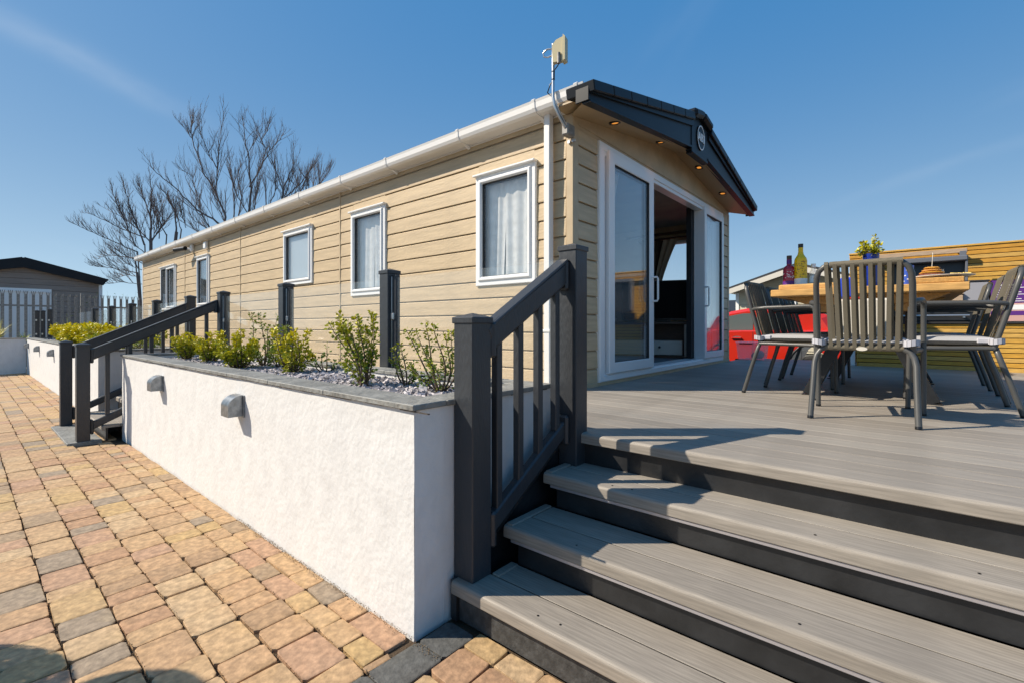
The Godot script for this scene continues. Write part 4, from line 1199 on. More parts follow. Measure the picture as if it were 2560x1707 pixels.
# ---------------------------------------------------------------- dining set
func make_chair() -> Node3D:
	var t := thing("garden_chair", "", "chair", Vector3.ZERO, 0.0, "charcoal strap chairs round the table")
	var R := 0.0155
	for s in [-1.0, 1.0]:
		var rl := part(t, "leg", B.new().tube([Vector3(s * 0.246, 0.004, 0.27), Vector3(s * 0.240, 0.20, 0.215), Vector3(s * 0.237, 0.33, 0.175), Vector3(s * 0.228, 0.375, 0.163), Vector3(s * 0.208, 0.408, 0.155), Vector3(s * 0.175, 0.424, 0.15), Vector3(s * 0.15, 0.425, 0.15)], R, 12), M.tube)
		part(rl, "foot_cap", B.new().tube([Vector3(s * 0.2462, 0.0, 0.2712), Vector3(s * 0.2458, 0.014, 0.2672)], R + 0.001, 12), M.black)
		var fl := part(t, "leg", B.new().tube([Vector3(s * 0.273, 0.004, -0.265), Vector3(s * 0.273, 0.675, -0.252)], R * 0.92, 12), M.tube)
		part(fl, "foot_cap", B.new().tube([Vector3(s * 0.273, 0.0, -0.265), Vector3(s * 0.273, 0.014, -0.265)], R, 12), M.black)
		part(t, "armrest", B.new().tube([Vector3(s * 0.273, 0.655, -0.253), Vector3(s * 0.273, 0.685, -0.245), Vector3(s * 0.272, 0.697, -0.225), Vector3(s * 0.27, 0.699, -0.19), Vector3(s * 0.262, 0.695, 0.10), Vector3(s * 0.25, 0.69, 0.17), Vector3(s * 0.222, 0.685, 0.205)], R * 0.95, 12), M.tube)
		part(t, "seat_rail", B.new().tube([Vector3(s * 0.262, 0.405, -0.25), Vector3(s * 0.225, 0.41, 0.15)], R * 0.9, 10), M.tube)
	part(t, "seat_rail", B.new().tube([Vector3(-0.262, 0.405, -0.25), Vector3(0.262, 0.405, -0.25)], R * 0.9, 10), M.tube)
	part(t, "seat_rail", B.new().tube([Vector3(-0.17, 0.425, 0.15), Vector3(0.17, 0.425, 0.15)], R, 10), M.tube)
	var zb := func(y: float): return 0.145 + (y - 0.41) * 0.26
	var fr := []
	for s in [-1.0, 1.0]:
		var half := [[0.222, 0.40], [0.222, 0.60], [0.221, 0.78], [0.217, 0.835], [0.204, 0.872], [0.178, 0.896], [0.14, 0.905]]
		if s > 0: half.reverse()
		for p in half: fr.append(Vector3(s * p[0], p[1], zb.call(p[1])))
	part(t, "back_frame", B.new().tube(fr, R, 12), M.tube)
	for i in 9:
		var x := -0.166 + 0.0415 * i
		var xb := x * 0.93
		var tz: float = zb.call(0.905)
		var e := R + 0.003
		var pts := [Vector3(xb, 0.425, 0.15 + e), Vector3((x + xb) / 2, 0.66, zb.call(0.66) + e), Vector3(x, 0.905, tz + e), Vector3(x, 0.905 + e * 0.7, tz + e * 0.7), Vector3(x, 0.905 + e, tz), Vector3(x, 0.905 + e * 0.7, tz - e * 0.7), Vector3(x + 0.011, 0.905, tz - e), Vector3(xb + 0.013, 0.425, 0.15 - e), Vector3(xb, 0.425 - e * 0.7, 0.15 - e * 0.7), Vector3(xb, 0.425 - e, 0.15), Vector3(xb, 0.425 - e * 0.7, 0.15 + e * 0.7), Vector3(xb, 0.425, 0.15 + e)]
		part(t, "strap", B.new().ribbon(pts, Vector3.RIGHT, 0.0198, 0.002), M.strap)
	part(t, "lashing", B.new().tube([Vector3(-0.185, 0.425, 0.15), Vector3(0.185, 0.425, 0.15)], R + 0.003, 12), M.strap)
	part(t, "lashing", B.new().tube([Vector3(-0.15, 0.905, zb.call(0.905)), Vector3(0.182, 0.905, zb.call(0.905))], R + 0.0035, 12), M.strap)
	for i in 9:
		var x := -0.2 + 0.05 * i
		part(t, "seat_strap", B.new().ribbon([Vector3(x, 0.424, 0.14), Vector3(x, 0.418, -0.05), Vector3(x, 0.42, -0.24)], Vector3.RIGHT, 0.03, 0.0025), M.strap)
	var b := B.new()
	b.lathe([Vector2(0, 0), Vector2(0.027, 0), Vector2(0.027, 0.003), Vector2(0, 0.003)], 16, Transform3D(Basis(Vector3(1, 0, 0), Vector3(0, 0, 1), Vector3(0, -0.42, 0)), Vector3(-0.005, 0.418, 0.15 + R + 0.0035)))
	part(t, "maker_tag", b, M.cream)
	return t

func make_cushion() -> Node3D:
	var t := thing("seat_cushion", "", "cushion", Vector3.ZERO, 0.0, "grey seat cushions on the chairs")
	var b := B.new()
	var n := 12
	var f := func(i: int, j: int, s: float):
		var u := i / float(n) * 2 - 1; var v := j / float(n) * 2 - 1
		var r := pow(pow(absf(u), 6.0) + pow(absf(v), 6.0), 1.0 / 6.0)
		var k := 1.0 / maxf(r, 0.001) if r > 1.0 else 1.0
		var edge := pow(maxf(0.0, 1.0 - pow(minf(maxf(absf(u), absf(v)), 1.0), 6.0)), 0.5)
		return Vector3(u * k * 0.218, 0.455 + s * (0.027 * edge + (0.006 * (1 - u * u) * (1 - v * v) if s > 0 else 0.0)), v * k * 0.215 - 0.045)
	for i in n:
		for j in n:
			b.quad(f.call(i, j + 1, 1.0), f.call(i + 1, j + 1, 1.0), f.call(i + 1, j, 1.0), f.call(i, j, 1.0))
			b.quad(f.call(i, j, -1.0), f.call(i + 1, j, -1.0), f.call(i + 1, j + 1, -1.0), f.call(i, j + 1, -1.0))
	part(t, "pad", b, M.cushion)
	for s in [-1.0, 1.0]:
		var ring := []
		for k in 13:
			var a := TAU * k / 12.0
			ring.append(Vector3(s * (0.216 + 0.034 * cos(a)), 0.455 + 0.004 * sin(a * 2), 0.158 + 0.034 * sin(a)))
		part(t, "tie", B.new().ribbon(ring, Vector3.UP, 0.034, 0.008), M.tie)
		part(t, "tie_tail", B.new().bbox(Vector3(s * 0.205, 0.457, 0.11), Vector3(0.03, 0.034, 0.08), 0.006), M.tie)
	return t

func dining() -> void:
	var spots := [
		[Vector3(-0.215, D, -3.58), 0.0, "nearest charcoal strap chair, at the end of the table with its back to the steps", "nearest chair, at the end of the table"],
		[Vector3(-0.765, D, -4.44), -PI / 2 - 0.12, "charcoal strap chair on the lodge side of the table, nearest the steps", "lodge-side chair nearest the steps"],
		[Vector3(-0.77, D, -5.18), -PI / 2 - 0.05, "middle charcoal strap chair on the lodge side of the table", "middle chair on the lodge side"],
		[Vector3(-0.77, D, -5.89), -PI / 2, "charcoal strap chair on the lodge side of the table, nearest the red car", "lodge-side chair nearest the red car"],
		[Vector3(0.24, D, -4.38), PI / 2 + 0.03, "charcoal strap chair on the right of the table, cut by the frame edge", "right-hand chair cut by the frame edge"],
		[Vector3(0.255, D, -5.06), PI / 2, "middle charcoal strap chair on the right of the table", "middle chair on the right of the table"],
		[Vector3(0.245, D, -5.92), PI / 2, "charcoal strap chair on the right of the table, nearest the barbecue", "right-hand chair nearest the barbecue"]]
	var c0 := make_chair()
	var q0 := make_cushion()
	for i in spots.size():
		var s: Array = spots[i]
		var w: String = s[3]
		for k in 2:
			var o: Node3D = [c0, q0][k]
			var lab: String = s[2] if k == 0 else "grey seat cushion tied to the " + w
			if i == 0:
				o.position = s[0]; o.rotation.y = s[1]; o.set_meta("label", lab)
			else:
				copy(o, s[0], s[1], lab)
	var t := thing("dining_table", "chunky golden timber dining table with splayed dark steel legs", "table")
	var y1 := D + 0.827
	for i in 6:
		part(t, "plank", B.new().span(Vector3(-0.835 + 0.186 * i + 0.001, y1 - 0.05, -6.28), Vector3(-0.835 + 0.186 * (i + 1) - 0.001, y1, -4.222), 0.004), M.table[i % 3])
	part(t, "end_board", B.new().span(Vector3(-0.836, y1 - 0.0515, -4.22), Vector3(0.282, y1 + 0.0008, -4.10), 0.005), M.table_end)
	part(t, "end_board", B.new().span(Vector3(-0.836, y1 - 0.0515, -6.40), Vector3(0.282, y1 + 0.0008, -6.282), 0.005), M.table_end)
	for z in [-4.42, -5.2, -5.98]:
		part(t, "batten", B.new().prism(PackedVector2Array([Vector2(-0.76, y1 - 0.052), Vector2(-0.62, y1 - 0.115), Vector2(0.06, y1 - 0.115), Vector2(0.21, y1 - 0.052)]), 0.20, Transform3D(Basis.IDENTITY, Vector3(0, 0, z - 0.10))), M.table[0])
	for x in [-0.50, -0.05]: part(t, "rail", B.new().span(Vector3(x - 0.04, y1 - 0.17, -6.1), Vector3(x + 0.04, y1 - 0.117, -4.34), 0.003), M.table[2])
	for z in [-4.47, -6.0]:
		for s in [-1.0, 1.0]:
			var cx := -0.256
			part(t, "leg", B.new().bar(Vector3(cx + s * 0.375, D + 0.004, z), Vector3(cx + s * 0.06, y1 - 0.12, z), 0.09, 0.085, 0.003, Vector3(1, 0, 0)), M.riser)
			part(t, "foot_plate", B.new().bbox(Vector3(cx + s * 0.372, D + 0.004, z), Vector3(0.10, 0.008, 0.11), 0.002), M.riser)
		part(t, "head_plate", B.new().bbox(Vector3(-0.256, y1 - 0.124, z), Vector3(0.5, 0.016, 0.16), 0.002), M.riser)
	# things on the table
	var sb := thing("serving_board", "thick honey-coloured wooden board under the three bottles", "board")
	part(sb, "board", B.new().span(Vector3(-0.80, y1 + 0.002, -4.62), Vector3(-0.33, y1 + 0.045, -4.20), 0.008), M.table_end)
	var bt := y1 + 0.045
	var gb := [mat(0.34, 0.016, 0.045, 0.06), mat(0.86, 0.56, 0.004, 0.06), glass(0.75, 0.8, 0.82, 0.18)]
	for k in 2:
		gb[k].backlight_enabled = true
		gb[k].backlight = [Color(0.25, 0.02, 0.05), Color(0.4, 0.3, 0.02)][k]
	var names := [["dark red glass bottle with a purple base band, left of the yellow bottle", [Vector2(0, 0), Vector2(0.042, 0.002), Vector2(0.044, 0.01), Vector2(0.044, 0.135), Vector2(0.034, 0.155), Vector2(0.018, 0.168), Vector2(0.0175, 0.225), Vector2(0, 0.226)], Vector3(-0.752, bt, -4.35)],
		["tall yellow glass bottle with a dark cap and white base band", [Vector2(0, 0), Vector2(0.043, 0.002), Vector2(0.045, 0.01), Vector2(0.045, 0.195), Vector2(0.040, 0.215), Vector2(0.022, 0.245), Vector2(0.0175, 0.265), Vector2(0.0165, 0.312), Vector2(0, 0.312)], Vector3(-0.672, bt, -4.35)],
		["small clear glass bottle with a white cap, right of the yellow bottle", [Vector2(0, 0), Vector2(0.028, 0.002), Vector2(0.029, 0.01), Vector2(0.028, 0.10), Vector2(0.014, 0.122), Vector2(0.0135, 0.15), Vector2(0, 0.15)], Vector3(-0.590, bt, -4.38)]]
	for i in 3:
		var o := thing("bottle", names[i][0], "bottle", names[i][2], 0.0, "bottles on the wooden board")
		part(o, "glass", B.new().lathe(names[i][1], 28), gb[i])
		var band: Material = [M.purple, M.white, M.white][i]
		part(o, "base_band", B.new().lathe([Vector2(0.0456, 0.004), Vector2(0.0462, 0.006), Vector2(0.0462, [0.036, 0.052, 0.01][i]), Vector2(0.0455, [0.037, 0.053, 0.011][i])] if i < 2 else [Vector2(0.0295, 0.02), Vector2(0.0297, 0.022), Vector2(0.0297, 0.07), Vector2(0.0295, 0.071)], 28), band)
		var ny: float = [0.226, 0.312, 0.15][i]
		var cr: float = [0.0185, 0.018, 0.0165][i]
		part(o, "cap", B.new().lathe([Vector2(cr - 0.001, ny - 0.012), Vector2(cr, ny - 0.010), Vector2(cr, ny + 0.018), Vector2(0, ny + 0.02)], 20), [M.walnut, M.black, M.white][i])
		if i == 0: part(o, "neck_band", B.new().lathe([Vector2(0.0185, 0.176), Vector2(0.019, 0.178), Vector2(0.019, 0.208), Vector2(0.0185, 0.21)], 20), M.purple)
		var r := RandomNumberGenerator.new()
		r.seed = 50 + i
		var pr := B.new()
		if i < 2:       # white and black print round the front
			for k in (26 if i == 0 else 60):
				var a := r.randf_range(0.15, 0.95) * PI
				var yy := r.randf_range(0.06, 0.125) if i == 0 else r.randf_range(0.06, 0.19)
				var rd := 0.0445 if i == 0 else 0.0455
				pr.bbox(Vector3(rd * cos(a), yy, rd * sin(a)), Vector3(r.randf_range(0.004, 0.012), r.randf_range(0.003, 0.007), 0.0006), 0.0, Basis(Vector3.UP, PI / 2 - a))
			part(o, "print", pr, M.white if i == 0 else mat(0.30, 0.17, 0.006, 0.4))
	var pt := thing("plant_pot", "shiny cobalt blue pot with a leafy herb on the table", "plant pot", Vector3(-0.27, y1 + 0.002, -5.2))
	part(pt, "pot", B.new().lathe([Vector2(0, 0), Vector2(0.045, 0.002), Vector2(0.052, 0.10), Vector2(0.056, 0.28), Vector2(0.060, 0.335), Vector2(0.059, 0.352), Vector2(0.052, 0.352), Vector2(0.05, 0.30), Vector2(0, 0.29)], 28), M.blue_pot)
	shrub("herb_plant", "pale green leafy herb growing in the blue pot", "plant", Vector3(-0.27, y1 + 0.30, -5.2), 0.21, 0.085, 10, 60, 0.03, 1.0, 91, "", Vector3.ZERO, 0.2)
	var pl := thing("dinner_plate", "white plate of chips and a stacked burger at the right end of the table", "plate", Vector3(0.165, y1 + 0.042, -4.28))
	part(pl, "plate", B.new().lathe([Vector2(0, -0.002), Vector2(0.09, -0.002), Vector2(0.155, 0.012), Vector2(0.157, 0.016), Vector2(0.09, 0.006), Vector2(0, 0.006)], 40), M.ceramic)
	var bo := thing("serving_board", "brown wooden board under the white dinner plate", "board")
	part(bo, "board", B.new().span(Vector3(0.02, y1 + 0.002, -4.44), Vector3(0.26, y1 + 0.039, -4.13), 0.006), M.table[0])
	var bu := thing("burger_stack", "stacked burger with melted cheese and onion rings on a skewer", "food", Vector3(0.105, y1 + 0.050, -4.24))
	var lump := func(rx: float, y0: float, h: float, s: int):
		var f := FastNoiseLite.new()
		f.seed = s; f.frequency = 22.0
		var b := B.new()
		for i in 8:
			for k in 24:
				var q := []
				for e in [[0, 0], [1, 0], [1, 1], [0, 1]]:
					var ph := lerpf(-PI / 2, PI / 2, (i + e[1]) / 8.0); var th: float = TAU * ((k + e[0]) % 24) / 24.0
					var d := Vector3(cos(ph) * cos(th), sin(ph), -cos(ph) * sin(th))
					var w := 1.0 + 0.14 * f.get_noise_3dv(d * 0.12 + Vector3(s, 0, 0))
					q.append(Vector3(signf(d.x) * pow(absf(d.x), 0.8) * rx * w, y0 + h / 2 + d.y * h / 2 * w, signf(d.z) * pow(absf(d.z), 0.8) * rx * w))
				b.quad(q[0], q[1], q[2], q[3])
		return b
	part(bu, "patty", lump.call(0.070, -0.004, 0.034, 1), M.burger[0])
	part(bu, "cheese", lump.call(0.064, 0.020, 0.018, 2), M.burger[1])
	part(bu, "bun", lump.call(0.052, 0.032, 0.022, 3), M.burger[2])
	part(bu, "onion_ring", lump.call(0.042, 0.050, 0.020, 4), M.burger[1])
	part(bu, "skewer", B.new().tube([Vector3(0, 0.03, 0), Vector3(0.006, 0.165, 0.004)], 0.0022, 6), M.cream)
	var ch := thing("chips", "heap of pale golden chips on the white plate", "food", Vector3(0.235, y1 + 0.055, -4.27))
	var r2 := RandomNumberGenerator.new()
	r2.seed = 5
	for k in 34:
		part(ch, "chip", B.new().bbox(Vector3(r2.randf_range(-0.045, 0.045), r2.randf_range(0.0, 0.010), r2.randf_range(-0.06, 0.06)), Vector3(0.045, 0.008, 0.008), 0.0015, Basis.from_euler(Vector3(0, r2.randf() * TAU, r2.randf_range(-0.2, 0.2)))), M.chip_food)
	var mg := thing("glass_mug", "clear glass mug behind the burger", "mug", Vector3(0.14, y1 + 0.002, -4.62))
	part(mg, "body", B.new().lathe([Vector2(0, 0), Vector2(0.04, 0.0), Vector2(0.042, 0.13), Vector2(0.039, 0.13), Vector2(0.037, 0.008), Vector2(0, 0.008)], 24), M.pane)
	var cup := thing("patterned_cup", "blue and white patterned paper cup on the table, behind the nearest chair", "cup", Vector3(-0.03, y1 + 0.002, -4.3))
	part(cup, "cup", B.new().lathe([Vector2(0, 0), Vector2(0.036, 0), Vector2(0.046, 0.14), Vector2(0, 0.14)], 24), mat(0.05, 0.12, 0.55, 0.4))
	var dots := B.new()
	for k in 40:
		var a := k * 2.4
		var yy := 0.012 + 0.003 * k
		dots.bbox(Vector3((0.0365 + yy * 0.0715) * cos(a), yy, (0.0365 + yy * 0.0715) * sin(a)), Vector3(0.009, 0.008, 0.0008), 0.0, Basis(Vector3.UP, PI / 2 - a))
	part(cup, "print", dots, M.white)
	var bx := thing("snack_packet", "cream packet with blue printed top corner and red band, on the nearest chair's seat", "packet", Vector3(-0.215, D + 0.486, -3.60), 0.0)
	part(bx, "packet", B.new().bbox(Vector3(0, 0.115, 0), Vector3(0.26, 0.23, 0.06), 0.012), M.cream)
	part(bx, "blue_top", B.new().bbox(Vector3(-0.085, 0.30, 0), Vector3(0.09, 0.13, 0.058), 0.012), mat(0.02, 0.06, 0.50, 0.4))
	part(bx, "red_band", B.new().bbox(Vector3(-0.06, 0.235, 0), Vector3(0.10, 0.010, 0.062), 0.002), mat(0.6, 0.03, 0.02, 0.4))

# ---------------------------------------------------------------- outdoor kitchen and slatted fence
func kitchen() -> void:
	var f := thing("slatted_fence", "tall golden fence of narrow horizontal timber slats behind the barbecue", "fence")
	var zf := -8.90
	var y := 2.305
	for x in [-0.66, 0.55, 1.75, 2.9]: part(f, "post", B.new().span(Vector3(x - 0.04, 0.0, zf - 0.10), Vector3(x + 0.04, 2.29, zf - 0.024)), M.slat[2])
	part(f, "top_rail", B.new().span(Vector3(-0.73, 2.285, zf - 0.05), Vector3(3.2, 2.31, zf + 0.012), 0.003), M.slat[1])
	for i in 27:
		y = 2.280 - 0.0605 * i
		part(f, "slat", B.new().span(Vector3(-0.725, y - 0.052, zf - 0.02), Vector3(3.2, y, zf), 0.003), M.slat[rng.randi() % 5])
	part(f, "backing_board", B.new().span(Vector3(-0.72, 0.7, zf - 0.024), Vector3(3.2, 2.28, zf - 0.021)), M.black)
	var t := thing("kitchen_counter", "outdoor kitchen counter clad in golden timber slats under a dark top", "counter")
	var zc := -8.13
	for i in 10:
		y = 1.222 - 0.0582 * i
		part(t, "slat", B.new().span(Vector3(-0.56, y - 0.050, zc - 0.02), Vector3(3.0, y, zc), 0.003), M.slat[rng.randi() % 5])
		part(t, "slat", B.new().span(Vector3(-0.58, y - 0.050, zc - 0.66), Vector3(-0.56, y, zc - 0.002), 0.003), M.slat[rng.randi() % 5])
	part(t, "carcass", B.new().span(Vector3(-0.54, D, zc - 0.66), Vector3(2.95, 1.225, zc - 0.03)), M.walnut)
	part(t, "worktop", B.new().span(Vector3(-0.60, 1.226, zc - 0.72), Vector3(3.05, 1.252, zc + 0.03), 0.004), M.counter)
	part(t, "end_post", B.new().span(Vector3(-0.66, D, zc - 0.10), Vector3(-0.60, 1.2, zc - 0.02), 0.003), M.white_pvc)
	var b := thing("barbecue", "large dark gas barbecue with its lid open on the counter", "barbecue")
	part(b, "body", B.new().span(Vector3(-0.25, 1.254, -8.62), Vector3(0.62, 1.46, -8.12), 0.012), M.bbq)
	part(b, "handle", B.new().tube([Vector3(-0.1, 1.33, -8.06), Vector3(0.55, 1.33, -8.06)], 0.012, 10), M.steel)
	for x in [-0.05, 0.5]: part(b, "handle_bracket", B.new().span(Vector3(x - 0.01, 1.30, -8.125), Vector3(x + 0.01, 1.325, -8.06)), M.steel)
	for x in [0.0, 0.18, 0.36, 0.52]: part(b, "knob", B.new().lathe([Vector2(0.022, 0), Vector2(0.018, 0.022), Vector2(0, 0.022)], 12, Transform3D(Basis(Vector3.RIGHT, PI / 2), Vector3(x, 1.40, -8.118))), M.steel)
	var lid := part(b, "lid", B.new().bbox(Vector3(0.17, 1.77, -8.56), Vector3(0.76, 0.62, 0.05), 0.015, Basis(Vector3.RIGHT, -0.08)), M.bbq)
	part(lid, "lid_edge", B.new().span(Vector3(-0.22, 2.05, -8.58), Vector3(0.56, 2.115, -8.42), 0.01), M.bbq_grey)
	part(lid, "lid_side", B.new().span(Vector3(0.535, 1.47, -8.56), Vector3(0.56, 2.06, -8.44), 0.004), M.bbq_grey)
	part(lid, "lid_side", B.new().span(Vector3(-0.22, 1.47, -8.56), Vector3(-0.195, 2.06, -8.44), 0.004), M.bbq_grey)
	part(b, "lid_bracket", B.new().span(Vector3(0.49, 2.116, -8.62), Vector3(0.555, 2.19, -8.58), 0.003), M.bbq_grey)
	var rl := thing("utensil_rail", "pale timber rail fixed across the fence above the barbecue lid", "rail")
	part(rl, "rail", B.new().span(Vector3(-0.45, 2.185, -8.80), Vector3(0.575, 2.245, -8.76), 0.004), M.slat_pale)
	for x in [-0.4, 0.5]: part(rl, "bracket", B.new().span(Vector3(x - 0.02, 2.2, -8.9), Vector3(x + 0.02, 2.23, -8.79)), M.bbq_grey)
	var gx := thing("grey_cabinet", "plain grey box on the counter between the barbecue and the purple cartons", "box")
	part(gx, "cabinet", B.new().span(Vector3(0.50, 1.42, -8.5), Vector3(0.728, 1.745, -8.20), 0.006), M.box_grey)
	part(gx, "lid", B.new().span(Vector3(0.49, 1.747, -8.51), Vector3(0.737, 1.768, -8.19), 0.004), M.counter)
	var cb := thing("cardboard_tray", "low pinkish cardboard tray on the counter behind the table's corner", "tray")
	part(cb, "tray", B.new().span(Vector3(0.18, 1.462, -8.45), Vector3(0.497, 1.585, -8.14), 0.005), M.slat_pale)
	part(cb, "flap", B.new().bbox(Vector3(0.34, 1.592, -8.3), Vector3(0.33, 0.006, 0.3), 0.0, Basis(Vector3.BACK, 0.08)), M.slat_pale)
	for k in 2:
		var c := thing("printed_carton", ["purple and pink printed drinks carton on the counter beside the grey box", "purple and pink printed drinks carton at the right frame edge of the counter"][k], "carton", Vector3(0.745 + 0.36 * k, 1.253, -8.22), 0.0, "purple drinks cartons")
		part(c, "carton", B.new().span(Vector3(0, 0.22, -0.28), Vector3(0.34, 0.50, 0), 0.004), M.purple)
		part(c, "lower_print", B.new().span(Vector3(0, 0.0, -0.28), Vector3(0.34, 0.219, 0), 0.004), M.pink)
		part(c, "blue_strip", B.new().span(Vector3(0.0, 0.075, 0.0005), Vector3(0.34, 0.125, 0.002)), M.purple)
		part(c, "white_panel", B.new().span(Vector3(0.10, 0.14, 0.0005), Vector3(0.30, 0.20, 0.002)), M.white)
		for j in 8:
			part(c, "print_line", B.new().span(Vector3(0.05, 0.24 + 0.027 * j, 0.0005), Vector3(0.29 - 0.03 * (j % 3), 0.248 + 0.027 * j + (0.012 if j > 6 else 0.0), 0.002)), M.white)

# ---------------------------------------------------------------- car and storage tub
func car_and_tub() -> void:
	var t := thing("parked_car", "bright red hatchback parked behind the deck, partly hidden by the lodge", "car")
	var xf := Transform3D(Basis.IDENTITY, Vector3(-5.0, -0.03, -12.05))       # local x 0 front to 4.1 rear, z towards the deck
	var lower := [Vector2(0.0, 0.36), Vector2(0.10, 0.20), Vector2(0.42, 0.19)]
	for k in 9:
		var a := PI - k * PI / 8
		lower.append(Vector2(0.80 + 0.36 * cos(a), 0.33 + 0.36 * sin(a)))
	lower.append_array([Vector2(1.3, 0.19), Vector2(3.1, 0.19)])
	for k in 9:
		var a := PI - k * PI / 8
		lower.append(Vector2(3.58 + 0.39 * cos(a), 0.36 + 0.52 * sin(a)))
	lower.append_array([Vector2(4.02, 0.25), Vector2(4.12, 0.40), Vector2(4.14, 0.70), Vector2(4.08, 1.02), Vector2(3.9, 1.155), Vector2(2.4, 1.145), Vector2(1.15, 1.09), Vector2(0.45, 0.96), Vector2(0.06, 0.72)])
	var shrink := func(poly: Array, k: float):
		var o := []
		for p in poly: o.append(Vector2(lerpf(p.x, 2.1, k), lerpf(p.y, 0.65, k * 1.2)))
		return o
	part(t, "body", B.new().loft([shrink.call(lower, 0.05), shrink.call(lower, 0.012), lower, lower, shrink.call(lower, 0.012), shrink.call(lower, 0.05)], [0.0, 0.03, 0.10, 1.66, 1.73, 1.76], xf), M.red_car)
	var top := [Vector2(1.05, 1.085), Vector2(2.55, 1.14), Vector2(3.98, 1.15), Vector2(3.82, 1.42), Vector2(3.62, 1.525), Vector2(3.0, 1.585), Vector2(2.45, 1.59), Vector2(2.12, 1.535), Vector2(1.75, 1.40)]
	part(t, "cabin", B.new().loft([shrink.call(top, 0.06), top, top, shrink.call(top, 0.06)], [0.16, 0.24, 1.52, 1.60], xf), M.red_car)
	var win := [PackedVector2Array([Vector2(1.45, 1.13), Vector2(2.55, 1.15), Vector2(2.55, 1.485), Vector2(2.36, 1.485), Vector2(2.1, 1.435), Vector2(1.80, 1.325)]), PackedVector2Array([Vector2(2.62, 1.15), Vector2(3.36, 1.16), Vector2(3.22, 1.42), Vector2(3.0, 1.475), Vector2(2.62, 1.485)])]
	for w in win: part(t, "side_window", B.new().prism(w, 0.014, xf * Transform3D(Basis.IDENTITY, Vector3(0, 0, 1.592))), M.car_glass)
	for p in [[2.30, 1.72], [3.35, 1.72]]:
		var h := part(t, "handle", B.new().bbox(xf * Vector3(p[0] - 0.02, 0.985, 1.785), Vector3(0.20, 0.035, 0.03), 0.01), M.red_car)
		part(h, "handle_recess", B.new().lathe([Vector2(0, 0), Vector2(0.055, 0.0), Vector2(0.06, 0.004)], 16, xf * Transform3D(Basis(Vector3(1.6, 0, 0), Vector3(0, 0, 1), Vector3(0, -0.7, 0)), Vector3(p[0] - 0.02, 0.985, 1.761))), M.car_glass)
	for x in [2.58, 3.42]: part(t, "door_seam", B.new().span(xf * Vector3(x, 0.3, 1.755), xf * Vector3(x + 0.008, 1.12, 1.763)), M.seal)
	for x in [0.80, 3.58]:
		var w := part(t, "wheel", B.new().lathe([Vector2(0.20, -0.10), Vector2(0.30, -0.10), Vector2(0.335, -0.07), Vector2(0.335, 0.07), Vector2(0.30, 0.10), Vector2(0.20, 0.10)], 36, xf * Transform3D(Basis(Vector3.RIGHT, PI / 2), Vector3(x, 0.335, 1.64))), M.tyre)
		var rim := B.new().lathe([Vector2(0.205, 0.10), Vector2(0.205, 0.085), Vector2(0.18, 0.06), Vector2(0.05, 0.07), Vector2(0.0, 0.075)], 36, xf * Transform3D(Basis(Vector3.RIGHT, PI / 2), Vector3(x, 0.335, 1.64)))
		for k in 5:
			var a := TAU * k / 5
			rim.bar(xf * Vector3(x, 0.335, 1.72), xf * Vector3(x + 0.2 * cos(a), 0.335 + 0.2 * sin(a), 1.735), 0.05, 0.02, 0.004, Vector3(0, 0, 1))
		part(w, "rim", rim, M.alloy)
		part(t, "wheel_arch", B.new().tube(range(13).map(func(k): return xf * Vector3(x + (0.40 if x > 2 else 0.37) * cos(PI * k / 12.0), 0.36 + (0.53 if x > 2 else 0.37) * sin(PI * k / 12.0), 1.745)), 0.026, 6), M.seal)
	part(t, "mirror", B.new().bbox(xf * Vector3(1.55, 1.17, 1.84), Vector3(0.11, 0.13, 0.18), 0.04), M.red_car)
	part(t, "rear_light", B.new().bbox(xf * Vector3(4.05, 0.92, 1.60), Vector3(0.10, 0.26, 0.26), 0.03), M.red_car)
	part(t, "sill", B.new().span(xf * Vector3(1.25, 0.17, 0.2), xf * Vector3(3.1, 0.25, 1.74), 0.01), M.seal)
	var s := thing("storage_tub", "translucent lilac plastic storage tub standing on the deck beside the lodge", "storage tub", Vector3(-2.03, D + 0.002, -8.62))
	part(s, "tub", B.new().loft([[Vector2(-0.19, -0.13), Vector2(0.19, -0.13), Vector2(0.19, 0.13), Vector2(-0.19, 0.13)], [Vector2(-0.215, -0.155), Vector2(0.215, -0.155), Vector2(0.215, 0.155), Vector2(-0.215, 0.155)]], [0.0, 0.27], Transform3D(Basis(Vector3.RIGHT, -PI / 2), Vector3.ZERO)), M.tub)
	part(s, "lid", B.new().bbox(Vector3(0, 0.279, 0), Vector3(0.45, 0.016, 0.33), 0.005), M.tub)
	part(s, "handle", B.new().bbox(Vector3(-0.06, 0.255, 0.175), Vector3(0.2, 0.018, 0.03), 0.005), M.seal)
	var k2 := thing("tub_contents", "red and dark odds and ends inside the translucent tub", "contents", Vector3(-2.0, D + 0.01, -8.62))
	part(k2, "red_bag", B.new().bbox(Vector3(0.08, 0.07, 0.0), Vector3(0.13, 0.13, 0.15), 0.04), M.pink)
	part(k2, "dark_bag", B.new().bbox(Vector3(0.0, 0.05, -0.02), Vector3(0.09, 0.10, 0.14), 0.03), M.black)

